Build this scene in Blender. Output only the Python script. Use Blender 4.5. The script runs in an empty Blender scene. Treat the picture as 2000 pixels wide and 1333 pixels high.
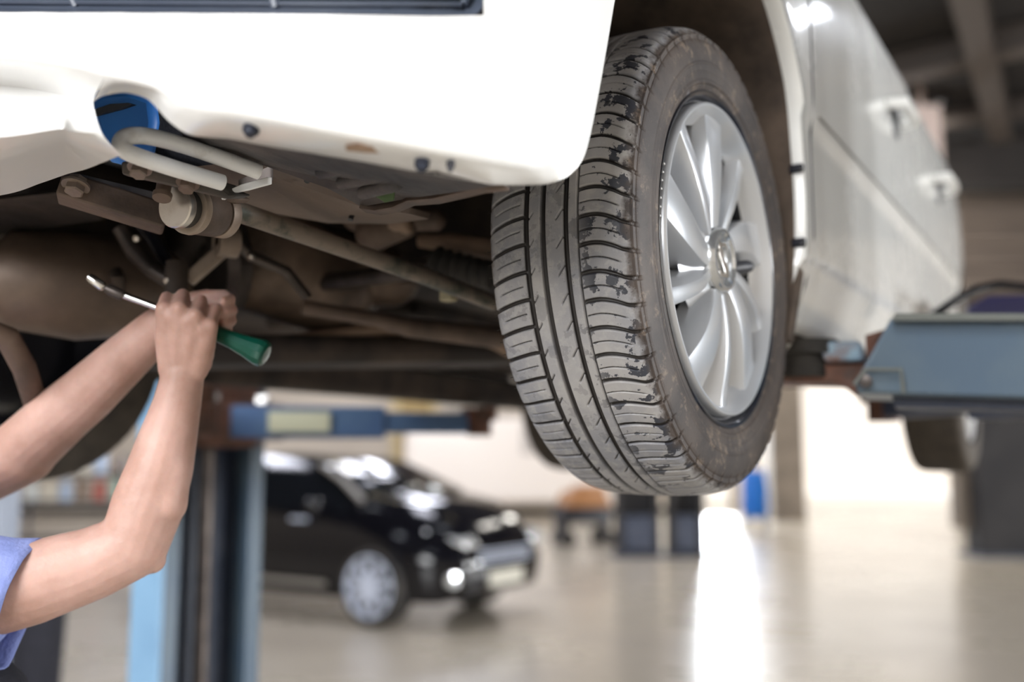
import bpy, math, random
import numpy as np
from mathutils import Vector, Matrix

# ------------------------------------------------------------------ camera
SC = bpy.context.scene
COL = SC.collection
F = 1944.44                                   # focal length in pixels of a 2000 px wide frame
PIT = math.atan((896.1 - 666.5) / F)
CAMZ = 1.45
cam = bpy.data.cameras.new('camera')
cam.lens = 35.0
cam.sensor_width = 36.0
cam.clip_start = 0.02
cam.clip_end = 200
cam.dof.use_dof = True
cam.dof.focus_distance = 1.12
cam.dof.aperture_fstop = 1.75
camo = bpy.data.objects.new('camera', cam)
COL.objects.link(camo)
camo.location = (0, 0, CAMZ)
camo.rotation_euler = (math.pi / 2 + PIT, 0, 0)
SC.camera = camo
SC.view_settings.view_transform = 'Standard'
SC.view_settings.look = 'None'
SC.view_settings.exposure = 0.0
SC.view_settings.gamma = 1.0
SC.view_settings.use_curve_mapping = False

# ------------------------------------------------------------------ sky, daylight and added side fill
W = bpy.data.worlds.new('sky')
SC.world = W
W.use_nodes = True
bgn = W.node_tree.nodes['Background']
bgn.inputs[0].default_value = (0.93, 0.96, 1.0, 1)
bgn.inputs[1].default_value = 1.3


def area(name, loc, target, sx, sy, power, color=(1, 1, 1)):
    l = bpy.data.lights.new(name, 'AREA')
    l.shape = 'RECTANGLE'
    l.size, l.size_y = sx, sy
    l.energy = power
    l.color = color
    o = bpy.data.objects.new(name, l)
    COL.objects.link(o)
    o.location = loc
    o.rotation_euler = (Vector(target) - Vector(loc)).to_track_quat('-Z', 'Y').to_euler()
    return o


area('daylight_entrance_gate', (-4.5, -6.4, 4.1), (-1.0, 2.5, 2.2), 6.0, 3.0, 250, (0.97, 0.98, 1.0)).data.spread = math.radians(95)
sun = bpy.data.lights.new('sun', 'SUN')
sun.energy = 2.6
sun.color = (1.0, .96, .9)
sun.angle = .01
suno = bpy.data.objects.new('sun', sun)
COL.objects.link(suno)
suno.rotation_euler = Vector((.12, .72, -1)).to_track_quat('-Z', 'Y').to_euler()
for wy in (-2.5, 1.5, 5.0):
    area('right_fill_lamp', (15.7, wy, 3.0), (0, 2.5, 1.7), 1.8, 1.5, 900, (0.96, 0.98, 1.0))  # lamps added to brighten the doors and hub cap; solid wall behind
area('daylight_narrow_gate', (5.25, 26.2, 2.4), (2.4, 8, 0.6), 1.0, 4.6, 620, (0.90, 0.95, 1.0))
area('front_roof_skylight', (-3.2, -3.2, 6.5), (-.6, .9, 1.9), 4.0, 3.0, 900, (0.98, 0.99, 1.0))
for sx, sy in ((-6.5, 13.0), (-1.0, 9.5), (-1.0, 15.0), (-1.0, 20.0), (5.5, 15.0), (5.5, 21.0), (9.5, 24.0), (-7.0, 20.0)):
    area('roof_skylight', (sx, sy, 6.55), (sx, sy, 0), 1.2, 2.6, 235, (0.86, 0.88, 1.0) if sx < 0 else (1.0, 0.95, 0.87))

# ------------------------------------------------------------------ frames of reference
AL = 0.5454
CA, SA = math.cos(AL), math.sin(AL)
X1, Y1, TV = 0.208, 1.373, 0.745


def c2w(v, u, z):
    return Vector((X1 + (v - TV) * CA + u * SA, Y1 - (v - TV) * SA + u * CA, z))


def w2c(p):
    dx, dy = p[0] - X1, p[1] - Y1
    return Vector((TV + dx * CA - dy * SA, dx * SA + dy * CA, p[2]))


def D(px, py, d):
    """the place seen at a point of the photograph, d metres away"""
    x = (px - 1000) / F * d
    y = (666.5 - py) / F * d
    return Vector((x, d * math.cos(PIT) - y * math.sin(PIT), CAMZ + d * math.sin(PIT) + y * math.cos(PIT)))


def L(px, py, d):
    return w2c(D(px, py, d))


CAMC = w2c((0, 0, CAMZ))
CARZ = 1.40


def ray(px, py):
    return (L(px, py, 1.0) - CAMC)


# ------------------------------------------------------------------ mesh builder
class M:
    def __init__(s):
        s.v, s.f = [], []

    def add(s, vs, fs):
        o = len(s.v)
        s.v += [tuple(p) for p in vs]
        s.f += [tuple(i + o for i in f) for f in fs]
        return s

    def box(s, c, size, R=None, taper=None):
        x, y, z = size[0] / 2, size[1] / 2, size[2] / 2
        vs = [Vector((a * x, b * y, cc * z)) for a in (-1, 1) for b in (-1, 1) for cc in (-1, 1)]
        if taper:
            vs = [Vector((p.x * (taper if p.z > 0 else 1), p.y * (taper if p.z > 0 else 1), p.z)) for p in vs]
        if R is not None:
            vs = [R @ p for p in vs]
        vs = [p + Vector(c) for p in vs]
        return s.add(vs, [(0, 1, 3, 2), (4, 6, 7, 5), (0, 4, 5, 1), (2, 3, 7, 6), (0, 2, 6, 4), (1, 5, 7, 3)])

    def beam(s, p0, p1, w, h, up=(0, 0, 1)):
        p0, p1 = Vector(p0), Vector(p1)
        d = p1 - p0
        n = d.normalized()
        side = n.cross(Vector(up)).normalized()
        upv = side.cross(n)
        R = Matrix((side, n, upv)).transposed()
        return s.box((p0 + p1) / 2, (w, d.length, h), R)

    def tube(s, path, r, seg=16, caps=True, closed=False):
        P = [Vector(p) for p in path]
        n = len(P)
        rs = r if isinstance(r, (list, tuple)) else [r] * n
        vs, fs = [], []
        prev = None
        for i, p in enumerate(P):
            a = P[(i - 1) % n] if (i > 0 or closed) else P[i]
            b = P[(i + 1) % n] if (i < n - 1 or closed) else P[i]
            t = (b - a).normalized()
            if prev is None:
                ref = Vector((0, 0, 1)) if abs(t.z) < .9 else Vector((1, 0, 0))
                x = t.cross(ref).normalized()
            else:
                x = (prev - t * prev.dot(t)).normalized()
            prev = x
            y = t.cross(x)
            for k in range(seg):
                a_ = 2 * math.pi * k / seg
                vs.append(p + (x * math.cos(a_) + y * math.sin(a_)) * rs[i])
        for i in range(n if closed else n - 1):
            j = (i + 1) % n
            for k in range(seg):
                k2 = (k + 1) % seg
                fs.append((i * seg + k, i * seg + k2, j * seg + k2, j * seg + k))
        if caps and not closed:
            fs.append(tuple(range(seg))[::-1])
            fs.append(tuple((n - 1) * seg + k for k in range(seg)))
        return s.add(vs, fs)

    def lathe(s, origin, axis, prof, seg=32, arc=None):
        """prof: list of (distance along the axis, radius)"""
        o, ax = Vector(origin), Vector(axis).normalized()
        ref = Vector((0, 0, 1)) if abs(ax.z) < .9 else Vector((1, 0, 0))
        x = ax.cross(ref).normalized()
        y = ax.cross(x)
        vs, fs = [], []
        for (a, r) in prof:
            for k in range(seg):
                t = 2 * math.pi * k / seg
                vs.append(o + ax * a + (x * math.cos(t) + y * math.sin(t)) * max(r, 1e-5))
        for i in range(len(prof) - 1):
            for k in range(seg):
                k2 = (k + 1) % seg
                fs.append((i * seg + k, i * seg + k2, (i + 1) * seg + k2, (i + 1) * seg + k))
        return s.add(vs, fs)

    def prism(s, pts, off):
        P = [Vector(p) for p in pts]
        n = len(P)
        o = Vector(off)
        vs = P + [p + o for p in P]
        fs = [tuple(range(n))[::-1], tuple(range(n, 2 * n))]
        for i in range(n):
            j = (i + 1) % n
            fs.append((i, j, n + j, n + i))
        return s.add(vs, fs)

    def grid(s, rows, closed_u=False, closed_v=False, skip=None):
        n, m = len(rows), len(rows[0])
        vs = [p for r in rows for p in r]
        fs = []
        for i in range(n if closed_v else n - 1):
            for k in range(m if closed_u else m - 1):
                if skip and skip(i, k):
                    continue
                i2, k2 = (i + 1) % n, (k + 1) % m
                fs.append((i * m + k, i * m + k2, i2 * m + k2, i2 * m + k))
        return s.add(vs, fs)

    def capsule(s, p0, p1, r0, r1, seg=20):
        p0, p1 = Vector(p0), Vector(p1)
        d = (p1 - p0)
        ln = d.length
        prof = []
        for i in range(7):
            t = math.pi / 2 * i / 6
            prof.append((-r0 * math.cos(t), r0 * math.sin(t)))
        for i in range(7):
            t = math.pi / 2 * i / 6
            prof.append((ln + r1 * math.sin(t), r1 * math.cos(t)))
        return s.lathe(p0, d if ln > 1e-6 else (0, 0, 1), prof, seg)


def link(name, mesh, parent=None, loc=(0, 0, 0)):
    o = bpy.data.objects.new(name, mesh)
    COL.objects.link(o)
    o.location = loc
    if parent:
        o.parent = parent
    return o


def obj(name, m, mat, parent=None, zoff=0.0, smooth=35, bevel=0, thick=0, subsurf=0, loc=(0, 0, 0), origin=None):
    me = bpy.data.meshes.new(name)
    vs = m.v
    if origin is not None:
        vs = [(a - origin[0], b - origin[1], c - origin[2]) for a, b, c in vs]
        loc = origin
    elif zoff:
        vs = [(a, b, c - zoff) for a, b, c in vs]
    me.from_pydata(vs, [], m.f)
    import bmesh
    bm = bmesh.new()
    bm.from_mesh(me)
    bmesh.ops.remove_doubles(bm, verts=bm.verts, dist=1e-5)
    bmesh.ops.recalc_face_normals(bm, faces=bm.faces)
    bm.to_mesh(me)
    bm.free()
    if smooth:
        for p in me.polygons:
            p.use_smooth = True
        me.set_sharp_from_angle(angle=math.radians(smooth))
    me.materials.append(mat)
    o = link(name, me, parent, loc)
    if thick:
        md = o.modifiers.new('thickness', 'SOLIDIFY')
        md.thickness = thick
        md.offset = -1
    if subsurf:
        md = o.modifiers.new('sub', 'SUBSURF')
        md.levels = md.render_levels = subsurf
    if bevel:
        md = o.modifiers.new('bevel', 'BEVEL')
        md.width = bevel
        md.segments = 2
        md.limit_method = 'ANGLE'
        md.angle_limit = math.radians(40)
    return o


def tag(o, label=None, cat=None, group=None, kind=None):
    if label: o['label'] = label
    if cat: o['category'] = cat
    if group: o['group'] = group
    if kind: o['kind'] = kind
    return o


def empty(name, loc, rz=0, label=None, cat=None, group=None):
    o = link(name, None, None, loc)
    o.rotation_euler = (0, 0, rz)
    o.empty_display_size = .1
    return tag(o, label, cat, group)


def copy_tree(o, parent=None):
    c = o.copy()
    COL.objects.link(c)
    if parent: c.parent = parent
    for ch in [x for x in bpy.data.objects if x.parent == o]:
        copy_tree(ch, c)
    return c


# ------------------------------------------------------------------ materials
MC = {}


def mat(name, col, rough=.5, metal=0.0, col2=None, scale=6.0, lo=.4, hi=.65, bump=0.0, bscale=40.0, coat=0.0, spec=.5,
        emit=None, estr=0, sss=0, rough2=None, detail=6.0, stretch=None, alpha=None, trans=0):
    if name in MC: return MC[name]
    m = bpy.data.materials.new(name)
    m.use_nodes = True
    nt = m.node_tree
    b = nt.nodes['Principled BSDF']
    b.inputs['Roughness'].default_value = rough
    b.inputs['Metallic'].default_value = metal
    b.inputs['Base Color'].default_value = (*col, 1)
    b.inputs['Specular IOR Level'].default_value = spec
    if coat:
        b.inputs['Coat Weight'].default_value = coat
        b.inputs['Coat Roughness'].default_value = .06
    if sss:
        b.inputs['Subsurface Weight'].default_value = sss
        b.inputs['Subsurface Radius'].default_value = (1, .3, .15)
        b.inputs['Subsurface Scale'].default_value = .012
    if trans:
        b.inputs['Transmission Weight'].default_value = trans
    if emit:
        b.inputs['Emission Color'].default_value = (*emit, 1)
        b.inputs['Emission Strength'].default_value = estr
    if col2 or bump or rough2 is not None:
        tc = nt.nodes.new('ShaderNodeTexCoord')
        mp = nt.nodes.new('ShaderNodeMapping')
        if stretch: mp.inputs['Scale'].default_value = stretch
        nt.links.new(tc.outputs['Object'], mp.inputs['Vector'])
    if col2 or rough2 is not None:
        n = nt.nodes.new('ShaderNodeTexNoise')
        n.inputs['Scale'].default_value = scale
        n.inputs['Detail'].default_value = detail
        n.inputs['Roughness'].default_value = .6
        nt.links.new(mp.outputs[0], n.inputs['Vector'])
        r = nt.nodes.new('ShaderNodeMapRange')
        r.inputs['From Min'].default_value = lo
        r.inputs['From Max'].default_value = hi
        nt.links.new(n.outputs['Fac'], r.inputs['Value'])
        if col2:
            mx = nt.nodes.new('ShaderNodeMix')
            mx.data_type = 'RGBA'
            mx.inputs['A'].default_value = (*col, 1)
            mx.inputs['B'].default_value = (*col2, 1)
            nt.links.new(r.outputs['Result'], mx.inputs['Factor'])
            nt.links.new(mx.outputs['Result'], b.inputs['Base Color'])
        if rough2 is not None:
            mr = nt.nodes.new('ShaderNodeMapRange')
            mr.inputs['To Min'].default_value = rough
            mr.inputs['To Max'].default_value = rough2
            nt.links.new(r.outputs['Result'], mr.inputs['Value'])
            nt.links.new(mr.outputs['Result'], b.inputs['Roughness'])
    if bump:
        n2 = nt.nodes.new('ShaderNodeTexNoise')
        n2.inputs['Scale'].default_value = bscale
        n2.inputs['Detail'].default_value = 5
        nt.links.new(mp.outputs[0], n2.inputs['Vector'])
        bp = nt.nodes.new('ShaderNodeBump')
        bp.inputs['Strength'].default_value = bump
        bp.inputs['Distance'].default_value = .01
        nt.links.new(n2.outputs['Fac'], bp.inputs['Height'])
        nt.links.new(bp.outputs['Normal'], b.inputs['Normal'])
    MC[name] = m
    return m


PAINT = mat('white_car_paint', (.80, .80, .775), .25, coat=.8, rough2=.3, scale=3)
BUMP = mat('white_bumper_paint', (.83, .83, .82), .28, coat=.5, rough2=.35, scale=3)
BLACKP = mat('black_plastic', (.03, .032, .04), .4, col2=(.06, .06, .07), scale=9)
GREYP = mat('grey_blue_grille_plastic', (.05, .062, .09), .35, col2=(.075, .09, .12), scale=4)
LINER = mat('dusty_arch_liner', (.045, .033, .026), .9, col2=(.12, .088, .066), scale=7, bump=.5, bscale=30)
DIRT = mat('dirty_underbody', (.016, .011, .009), .75, col2=(.065, .045, .033), scale=6, bump=.4, bscale=25)
DIRT2 = mat('dusty_brown_metal', (.145, .10, .075), .6, col2=(.05, .035, .027), scale=8, bump=.3, bscale=30)
DIRT3 = mat('light_dusty_metal', (.36, .29, .23), .5, metal=.2, col2=(.2, .15, .12), scale=9, bump=.2)
TAUPE = mat('taupe_undertray_plastic', (.20, .155, .13), .65, col2=(.14, .105, .085), scale=3, bump=.15, bscale=60)
SHIELD = mat('dusty_splash_shield_plastic', (.035, .033, .037), .55, col2=(.095, .082, .078), scale=12, bump=.35, bscale=35)
STEELD = mat('dark_oily_steel', (.06, .05, .046), .4, metal=.7, col2=(.12, .10, .09), scale=14)
CHROME = mat('bright_steel', (.75, .74, .72), .22, metal=1.0)
CAPST = mat('worn_silver_cap', (.72, .68, .63), .28, metal=.9, col2=(.42, .36, .30), scale=14)
WHITEROD = mat('white_painted_hook_steel', (.84, .85, .85), .4, col2=(.42, .37, .31), scale=11, lo=.55, hi=.75)
BLUEP = mat('blue_foam', (.05, .27, .88), .4, col2=(.06, .32, .92), scale=8)
SILVER = mat('silver_hubcap_lacquer', (.60, .62, .65), .30, metal=.45, coat=.5)
BRAKE = mat('black_wheel_enamel', (.012, .013, .02), .25, coat=.4)
LIFTB = mat('blue_lift_enamel', (.055, .115, .25), .45, col2=(.08, .15, .27), scale=5)
LIFTG = mat('grey_blue_lift_enamel', (.075, .115, .165), .42, col2=(.10, .14, .175), scale=4)
LIFTLIT = mat('lit_blue_enamel', (.24, .42, .62), .4, col2=(.20, .36, .55), scale=4)
LIFTD = mat('dark_blue_lift_enamel', (.03, .04, .07), .5, col2=(.06, .07, .10), scale=5)
RUST = mat('rusty_pad_steel', (.16, .07, .045), .6, metal=.2, col2=(.07, .04, .03), scale=18, bump=.4)
RUBBER = mat('black_rubber', (.02, .019, .018), .7, col2=(.05, .045, .04), scale=10)
SKIN = mat('skin', (.42, .25, .20), .5, col2=(.56, .355, .30), scale=11, sss=.25, bump=.08, bscale=120)
CLOTH = mat('lavender_blue_cotton', (.19, .24, .52), .85, col2=(.24, .29, .58), scale=30, bump=.3, bscale=200)
CLOTHD = mat('black_trouser_cloth', (.012, .013, .02), .9, col2=(.02, .02, .03), scale=30, bump=.3, bscale=200)
HAIR = mat('brown_hair', (.05, .03, .02), .7, bump=.6, bscale=90)
GREEN = mat('green_handle_plastic', (.0, .055, .035), .3, coat=.3, col2=(.003, .075, .05), scale=12)
LEAF = mat('green_leaf', (.08, .14, .05), .6, col2=(.05, .09, .03), scale=30)
GLASSD = mat('dark_car_glass', (.006, .007, .009), .05, spec=.4)
BLACKCAR = mat('black_car_paint', (.004, .004, .006), .12, spec=.35, coat=.25)
ALLOY = mat('bright_alloy', (.72, .80, .98), .3, metal=.4)
PLATE = mat('pale_plate', (.62, .60, .52), .5)
LENS = mat('clear_lamp_lens', (.75, .78, .8), .08, metal=.6, coat=1)
CONC = mat('concrete_pillar', (.24, .20, .16), .8, col2=(.15, .125, .10), scale=2, bump=.3)
GREYM = mat('grey_steel_cladding', (.045, .043, .044), .75, spec=.2, col2=(.032, .031, .033), scale=1.5)
ORANGE = mat('orange_machine_paint', (.40, .19, .08), .35, coat=.5)
BINB = mat('bright_blue_plastic', (.005, .16, .62), .4)
YELL = mat('ochre_painted_board', (.55, .40, .17), .6, col2=(.45, .32, .14), scale=3)
LAMPE = mat('lit_lamp_tube', (.9, .9, 1), .3, emit=(.85, .9, 1), estr=26)
LAMPY = mat('lit_warm_lamp', (1, .9, .7), .3, emit=(1, .88, .6), estr=26)


# ================================================================== the hall
floor_m = mat('polished_beige_floor', (.47, .415, .33), .26, col2=(.39, .34, .275), scale=.7, rough2=.36, bump=.03, bscale=3, coat=.35)
floor_m.node_tree.nodes['Principled BSDF'].inputs['Coat Roughness'].default_value = .16
wall_m = mat('cream_wall_paint', (.74, .66, .56), .7, col2=(.66, .58, .49), scale=.5)
walld_m = mat('brown_wall_cladding', (.16, .125, .10), .8, col2=(.11, .085, .07), scale=1.2, stretch=(1, 1, 9))
ceil_m = mat('dark_roof_sheeting', (.020, .016, .014), .85, col2=(.014, .011, .010), scale=1.2)
beam_m = mat('roof_beam_paint', (.075, .06, .052), .6)
pale_m = mat('pale_pinkish_panel', (.55, .44, .40), .7)


def struct(name, m, mt, **k):
    return tag(obj(name, m, mt, **k), kind='structure')


XL, XR, YB, YF, HZ = -15.0, 16.0, 27.0, -7.0, 6.6
struct('floor', M().box(((XL + XR) / 2, 16, -.1), (XR - XL + 1, 50, .2)), floor_m)
struct('ceiling', M().box(((XL + XR) / 2, (YB + YF) / 2, HZ + .1), (XR - XL + .6, YB - YF + .6, .2)), ceil_m)
# back wall with its two open gates
G1 = (4.75, 5.9, 4.8)       # narrow gate: x from, to, height
G2 = (7.65, 12.0, 3.9)      # wide gate
wb = M()
for x0, x1, z0, z1 in ((XL, G1[0], 0, 5.0), (G1[1], G2[0], 0, 5.0), (G2[1], XR, 0, 5.0), (G1[0], G1[1], G1[2], 5.0), (G2[0], G2[1], G2[2], 5.0)):
    wb.box(((x0 + x1) / 2, YB + .15, (z0 + z1) / 2), (x1 - x0, .3, z1 - z0))
struct('wall_back', wb, wall_m)
struct('wall_back_upper', M().box(((XL + XR) / 2, YB + .15, 5.8), (XR - XL, .3, 1.6)), walld_m)
struct('wall_left', M().box((XL - .15, (YB + YF) / 2, HZ / 2), (.3, YB - YF + .6, HZ)), wall_m)
struct('wall_right', M().box((XR + .15, (YB + YF) / 2, HZ / 2), (.3, YB - YF + .6, HZ)), wall_m)
wf = M()
for x0, x1, z0, z1 in ((XL, -7.6, 0, HZ), (-1.4, XR, 0, HZ), (-7.6, -1.4, 4.7, HZ)):
    wf.box(((x0 + x1) / 2, YF - .15, (z0 + z1) / 2), (x1 - x0, .3, z1 - z0))
struct('wall_front', wf, wall_m)
for i, (x0, x1, z1) in enumerate((G1, G2)):
    d = M()
    for x in (x0, x1): d.box((x, YB - .03, z1 / 2), (.1, .06, z1))
    d.box(((x0 + x1) / 2, YB - .03, z1), (x1 - x0 + .1, .06, .1))
    struct('door_%d' % (i + 1), d, GREYM)
struct('baseboard_back', M().box(((XL + G1[0]) / 2, YB - .02, .08), (G1[0] - XL, .04, .16)), GREYM)
wn = 0
for wy in (-2.5, 1.5, 5.0):            # frames added around the right fill lamps, no opening behind
    wn += 1
    m = M()
    for dy in (-.95, 0, .95): m.box((15.9, wy + dy, 3.0), (.14, .07, 1.7))
    for dz in (-.8, .8): m.box((15.9, wy, 3.0 + dz), (.14, 1.95, .07))
    struct('trim_light_frame_%d' % wn, m, GREYM)
for o in [q for q in bpy.data.objects if q.name.startswith('roof_skylight')]:      # frames of the roof lights
    wn += 1
    m = M()
    for dx in (-.68, .68): m.box((o.location.x + dx, o.location.y, 6.55), (.08, 2.8, .1))
    for dy in (-1.38, 1.38): m.box((o.location.x, o.location.y + dy, 6.55), (1.44, .08, .1))
    struct('trim_light_frame_%d' % wn, m, GREYM)
yard = mat('sunlit_yard_concrete', (.85, .82, .78), .9)
struct('wall_yard', M().box((10, 47, 3), (40, .3, 6)), mat('yard_cream_wall', (.90, .82, .74), .8))
struct('floor_yard', M().box((8, 45, -.06), (60, 8, .1)), yard)

# roof beams, every one its own thing
def roof_beam(p0, p1, w, h, label):
    b = M()
    n = (Vector(p1) - Vector(p0)).length
    b.beam(p0, p1, w, .03)
    q0, q1 = Vector(p0) - Vector((0, 0, h)), Vector(p1) - Vector((0, 0, h))
    b.beam(q0, q1, w, .03)
    b.beam((Vector(p0) + q0) / 2, (Vector(p1) + q1) / 2, .04, h)
    return tag(obj('roof_beam', b, beam_m), label, 'beam', 'steel roof beams')


roof_beam((1.5, 14.9, 6.55), (10.5, 7.9, 6.55), .34, .3, 'brown steel roof beam slanting over the car door, nearest of the cross beams')
roof_beam((3.5, 16.1, 6.5), (12, 10.6, 6.5), .22, .2, 'thinner brown roof beam crossing behind the nearest cross beam')
roof_beam((2, 22.5, 6.5), (15.8, 22.5, 6.5), .25, .3, 'thin steel roof beam close in front of the back wall')
roof_beam((3.9, 8.4, 6.5), (7.3, 14.4, 6.5), .30, .35, 'long steel roof beam running away and ending at the dark duct')
t = M()
t.box((5.62, 13.2, 5.75), (.42, .25, .95)); t.box((5.62, 13.2, 6.42), (.06, .06, .4))
tag(obj('hanging_panel', t, pale_m), 'pale pinkish square panel hanging beyond the two door handles', 'panel')
t = M()
t.box((8.6, 15.0, 5.95), (4.6, .6, .7)); t.box((8.6, 15.0, 6.43), (.2, .2, .32))
tag(obj('overhead_duct', t, ceil_m), 'dark overhead duct under the roof at the far right', 'duct')
t = M()
for i in range(8):
    t.box((10.2, 16.6, 4.35 + .19 * i), (5.2, .08 if i % 2 else .14, .175))
t.box((10.2, 16.75, 5.38), (5.0, .1, 2.4))
tag(obj('slatted_bulkhead', t, walld_m), 'brown slatted bulkhead hanging below the overhead duct at the far right', 'bulkhead')

# ceiling lamps, each a tube fitting
def lamp(loc, label, em, ln=1.5, rz=0):
    r = empty('ceiling_lamp', loc, rz, label, 'lamp', 'tube lamps under the roof')
    obj('housing', M().box((0, 0, .06), (ln, .16, .08)), beam_m, r)
    obj('lamp_tube', M().box((0, 0, .0), (ln * .96, .10, .04)), em, r)
for x, y, e, l_ in ((-4.5, 4.5, LAMPE, 'cool tube lamp over the left bay, nearer one'), (-4.5, 9, LAMPE, 'cool tube lamp over the left bay, farther one'),
                    (.5, 6.5, LAMPE, 'cool tube lamp over the middle aisle, nearer one'), (-1.2, 2.5, LAMPE, 'cool tube lamp above the raised car bonnet'),
                    (1.5, 11, LAMPY, 'warm tube lamp over the middle aisle'), (6.5, 3.2, LAMPE, 'cool tube lamp over the right bay, nearer one'),
                    (6.5, 7.5, LAMPE, 'cool tube lamp over the right bay, farther one'), (-2, 14, LAMPY, 'warm tube lamp over the far left bay')):
    lamp((x, y, 5.9), l_, e)

# ------------------------------------------------------------------ background things
def at(px, y, z=0.0):
    """floor place in picture column px at distance y"""
    return ((px - 1000) / F * y * (math.cos(PIT) + 0), y, z)


def fx(px, y):
    return (px - 1000) / F * (y * math.cos(PIT) - CAMZ * math.sin(PIT) * .0)


t = M()
x0, x1 = fx(1497, 24), fx(1562, 24)
t.box(((x0 + x1) / 2, 24, 3.2), (x1 - x0, .8, 6.4))
tag(obj('concrete_pillar', t, CONC), 'square concrete pillar between the two bright gates', 'pillar')
# far lift columns below the tyre
for px0, px1, lb in ((1200, 1283, 'grey lift column below the tyre, left one of the far pair'), (1300, 1368, 'grey lift column below the tyre, right one of the far pair')):
    y = 15.2
    a, b = fx(px0, y), fx(px1, y)
    r = empty('lift_column', ((a + b) / 2, y, 0), 0, lb, 'lift column', 'far grey lift columns')
    w = b - a
    m = M()
    m.box((0, .12, 1.6), (w, .06, 3.2)); m.box((-w / 2 + .04, -.08, 1.6), (.08, .4, 3.2)); m.box((w / 2 - .04, -.08, 1.6), (.08, .4, 3.2))
    obj('column', m, GREYM, r)
    obj('base_plate', M().box((0, 0, .02), (w + .1, .6, .04)), LIFTD, r)
    obj('carriage', M().box((0, -.1, .35), (w - .2, .3, .5)), LIFTD, r)
# big dark column group at the right edge
y = 15.2
a, b = fx(1893, y), fx(2075, y)
r = empty('lift_column', ((a + b) / 2, y, 0), 0, 'wide dark grey lift column standing at the right edge', 'lift column')
w = b - a
m = M(); m.box((0, 0, 1.7), (w, .5, 3.4))
obj('column', m, GREYM, r, bevel=.02)
obj('side_channel', M().box((-w / 2 - .09, .2, 1.9), (.17, .3, 3.0)), CONC, r)
obj('base_plate', M().box((0, 0, .02), (w + .2, .8, .04)), LIFTD, r)
# blue bin
p = (fx(1472, 20), 20, 0)
r = empty('blue_barrel', p, 0, 'bright blue plastic barrel standing beside the concrete pillar', 'barrel')
m = M(); m.lathe((0, 0, .28), (0, 0, 1), [(0, 0), (0, .22), (.05, .25), (.3, .27), (.34, .25), (.6, .27), (.64, .25), (.9, .23), (.95, .2), (.95, 0)], 24)
obj('barrel_body', m, BINB, r)
for sx in (-.16, .16):
    for sy in (-.16, .16): obj('leg', M().box((sx, sy, .14), (.05, .05, .28)), LIFTD, r)
# orange machine
p = (fx(1138, 17), 17, 0)
r = empty('orange_machine', p, .3, 'orange and black wheeled machine in front of the cream wall', 'machine')
m = M(); m.box((0, 0, .78), (.85, .6, .28), taper=.75); m.box((.1, 0, .95), (.5, .4, .10))
obj('cover', m, ORANGE, r, bevel=.06)
m = M(); m.box((-.02, 0, .52), (.9, .5, .28)); m.box((-.38, 0, .3), (.14, .4, .5)); m.box((.36, 0, .3), (.1, .4, .5))
obj('chassis', m, BLACKP, r, bevel=.02)
for sx in (-.36, .36):
    for sy in (-.26, .26):
        obj('wheel', M().lathe((sx, sy - .04, .13), (0, 1, 0), [(0, .02), (0, .11), (.02, .13), (.06, .13), (.08, .11), (.08, .02)], 20), RUBBER, r)
# yellow board and white cabinet on the back wall
r = empty('notice_board', (fx(806, 26.6), 26.86, 2.15), 0, 'ochre yellow framed board on the cream wall above the black car', 'board')
w = fx(852, 26.6) - fx(762, 26.6)
obj('board', M().box((0, .1, 0), (w, .06, 1.75)), YELL, r)
obj('frame', M().box((-w / 2 + .12, 0, 0), (.24, .1, 1.8)).box((w / 2 - .08, 0, 0), (.16, .1, 1.8)), mat('pale_wood', (.72, .58, .32), .5), r)
obj('hatch', M().box((.0, .03, -.2), (w * .35, .06, .8)), mat('brown_wood', (.28, .19, .09), .5), r)
r = empty('steel_cabinet', (fx(915, 26.6), 26.65, 0), 0, 'dark narrow steel cabinet beside the ochre board', 'cabinet')
obj('cabinet_body', M().box((-.33, 0, 1.35), (.5, .5, 2.7)), GREYM, r)
obj('door', M().box((-.33, -.26, 1.35), (.44, .03, 2.6)), CONC, r)
r = empty('white_van', (fx(1010, 23), 23, 0), 0, 'whitish van parked against the back wall, seen past the tyre', 'van')
m = M()
vp = [(-2.6, 0, .45), (-2.6, 0, 2.0), (-2.2, 0, 2.35), (.9, 0, 2.4), (1.5, 0, 1.55), (2.3, 0, 1.25), (2.45, 0, .45)]
m.prism(vp, (0, 1.8, 0))
obj('body_shell', m, mat('off_white_van_paint', (.80, .73, .66), .35, coat=.4), r, bevel=.08)
for x in (-1.7, 1.6):
    obj('wheel', M().lathe((x, -.04, .34), (0, 1, 0), [(0, .05), (0, .3), (.03, .34), (.2, .34), (.22, .3), (.22, 0)], 24), RUBBER, r)
m = M(); m.prism([(1.0, -.01, 1.55), (.75, -.01, 2.2), (.1, -.01, 2.2), (.1, -.01, 1.55)], (0, .03, 0))
obj('side_window', m, mat('pale_van_glass', (.5, .46, .42), .1), r)

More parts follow.
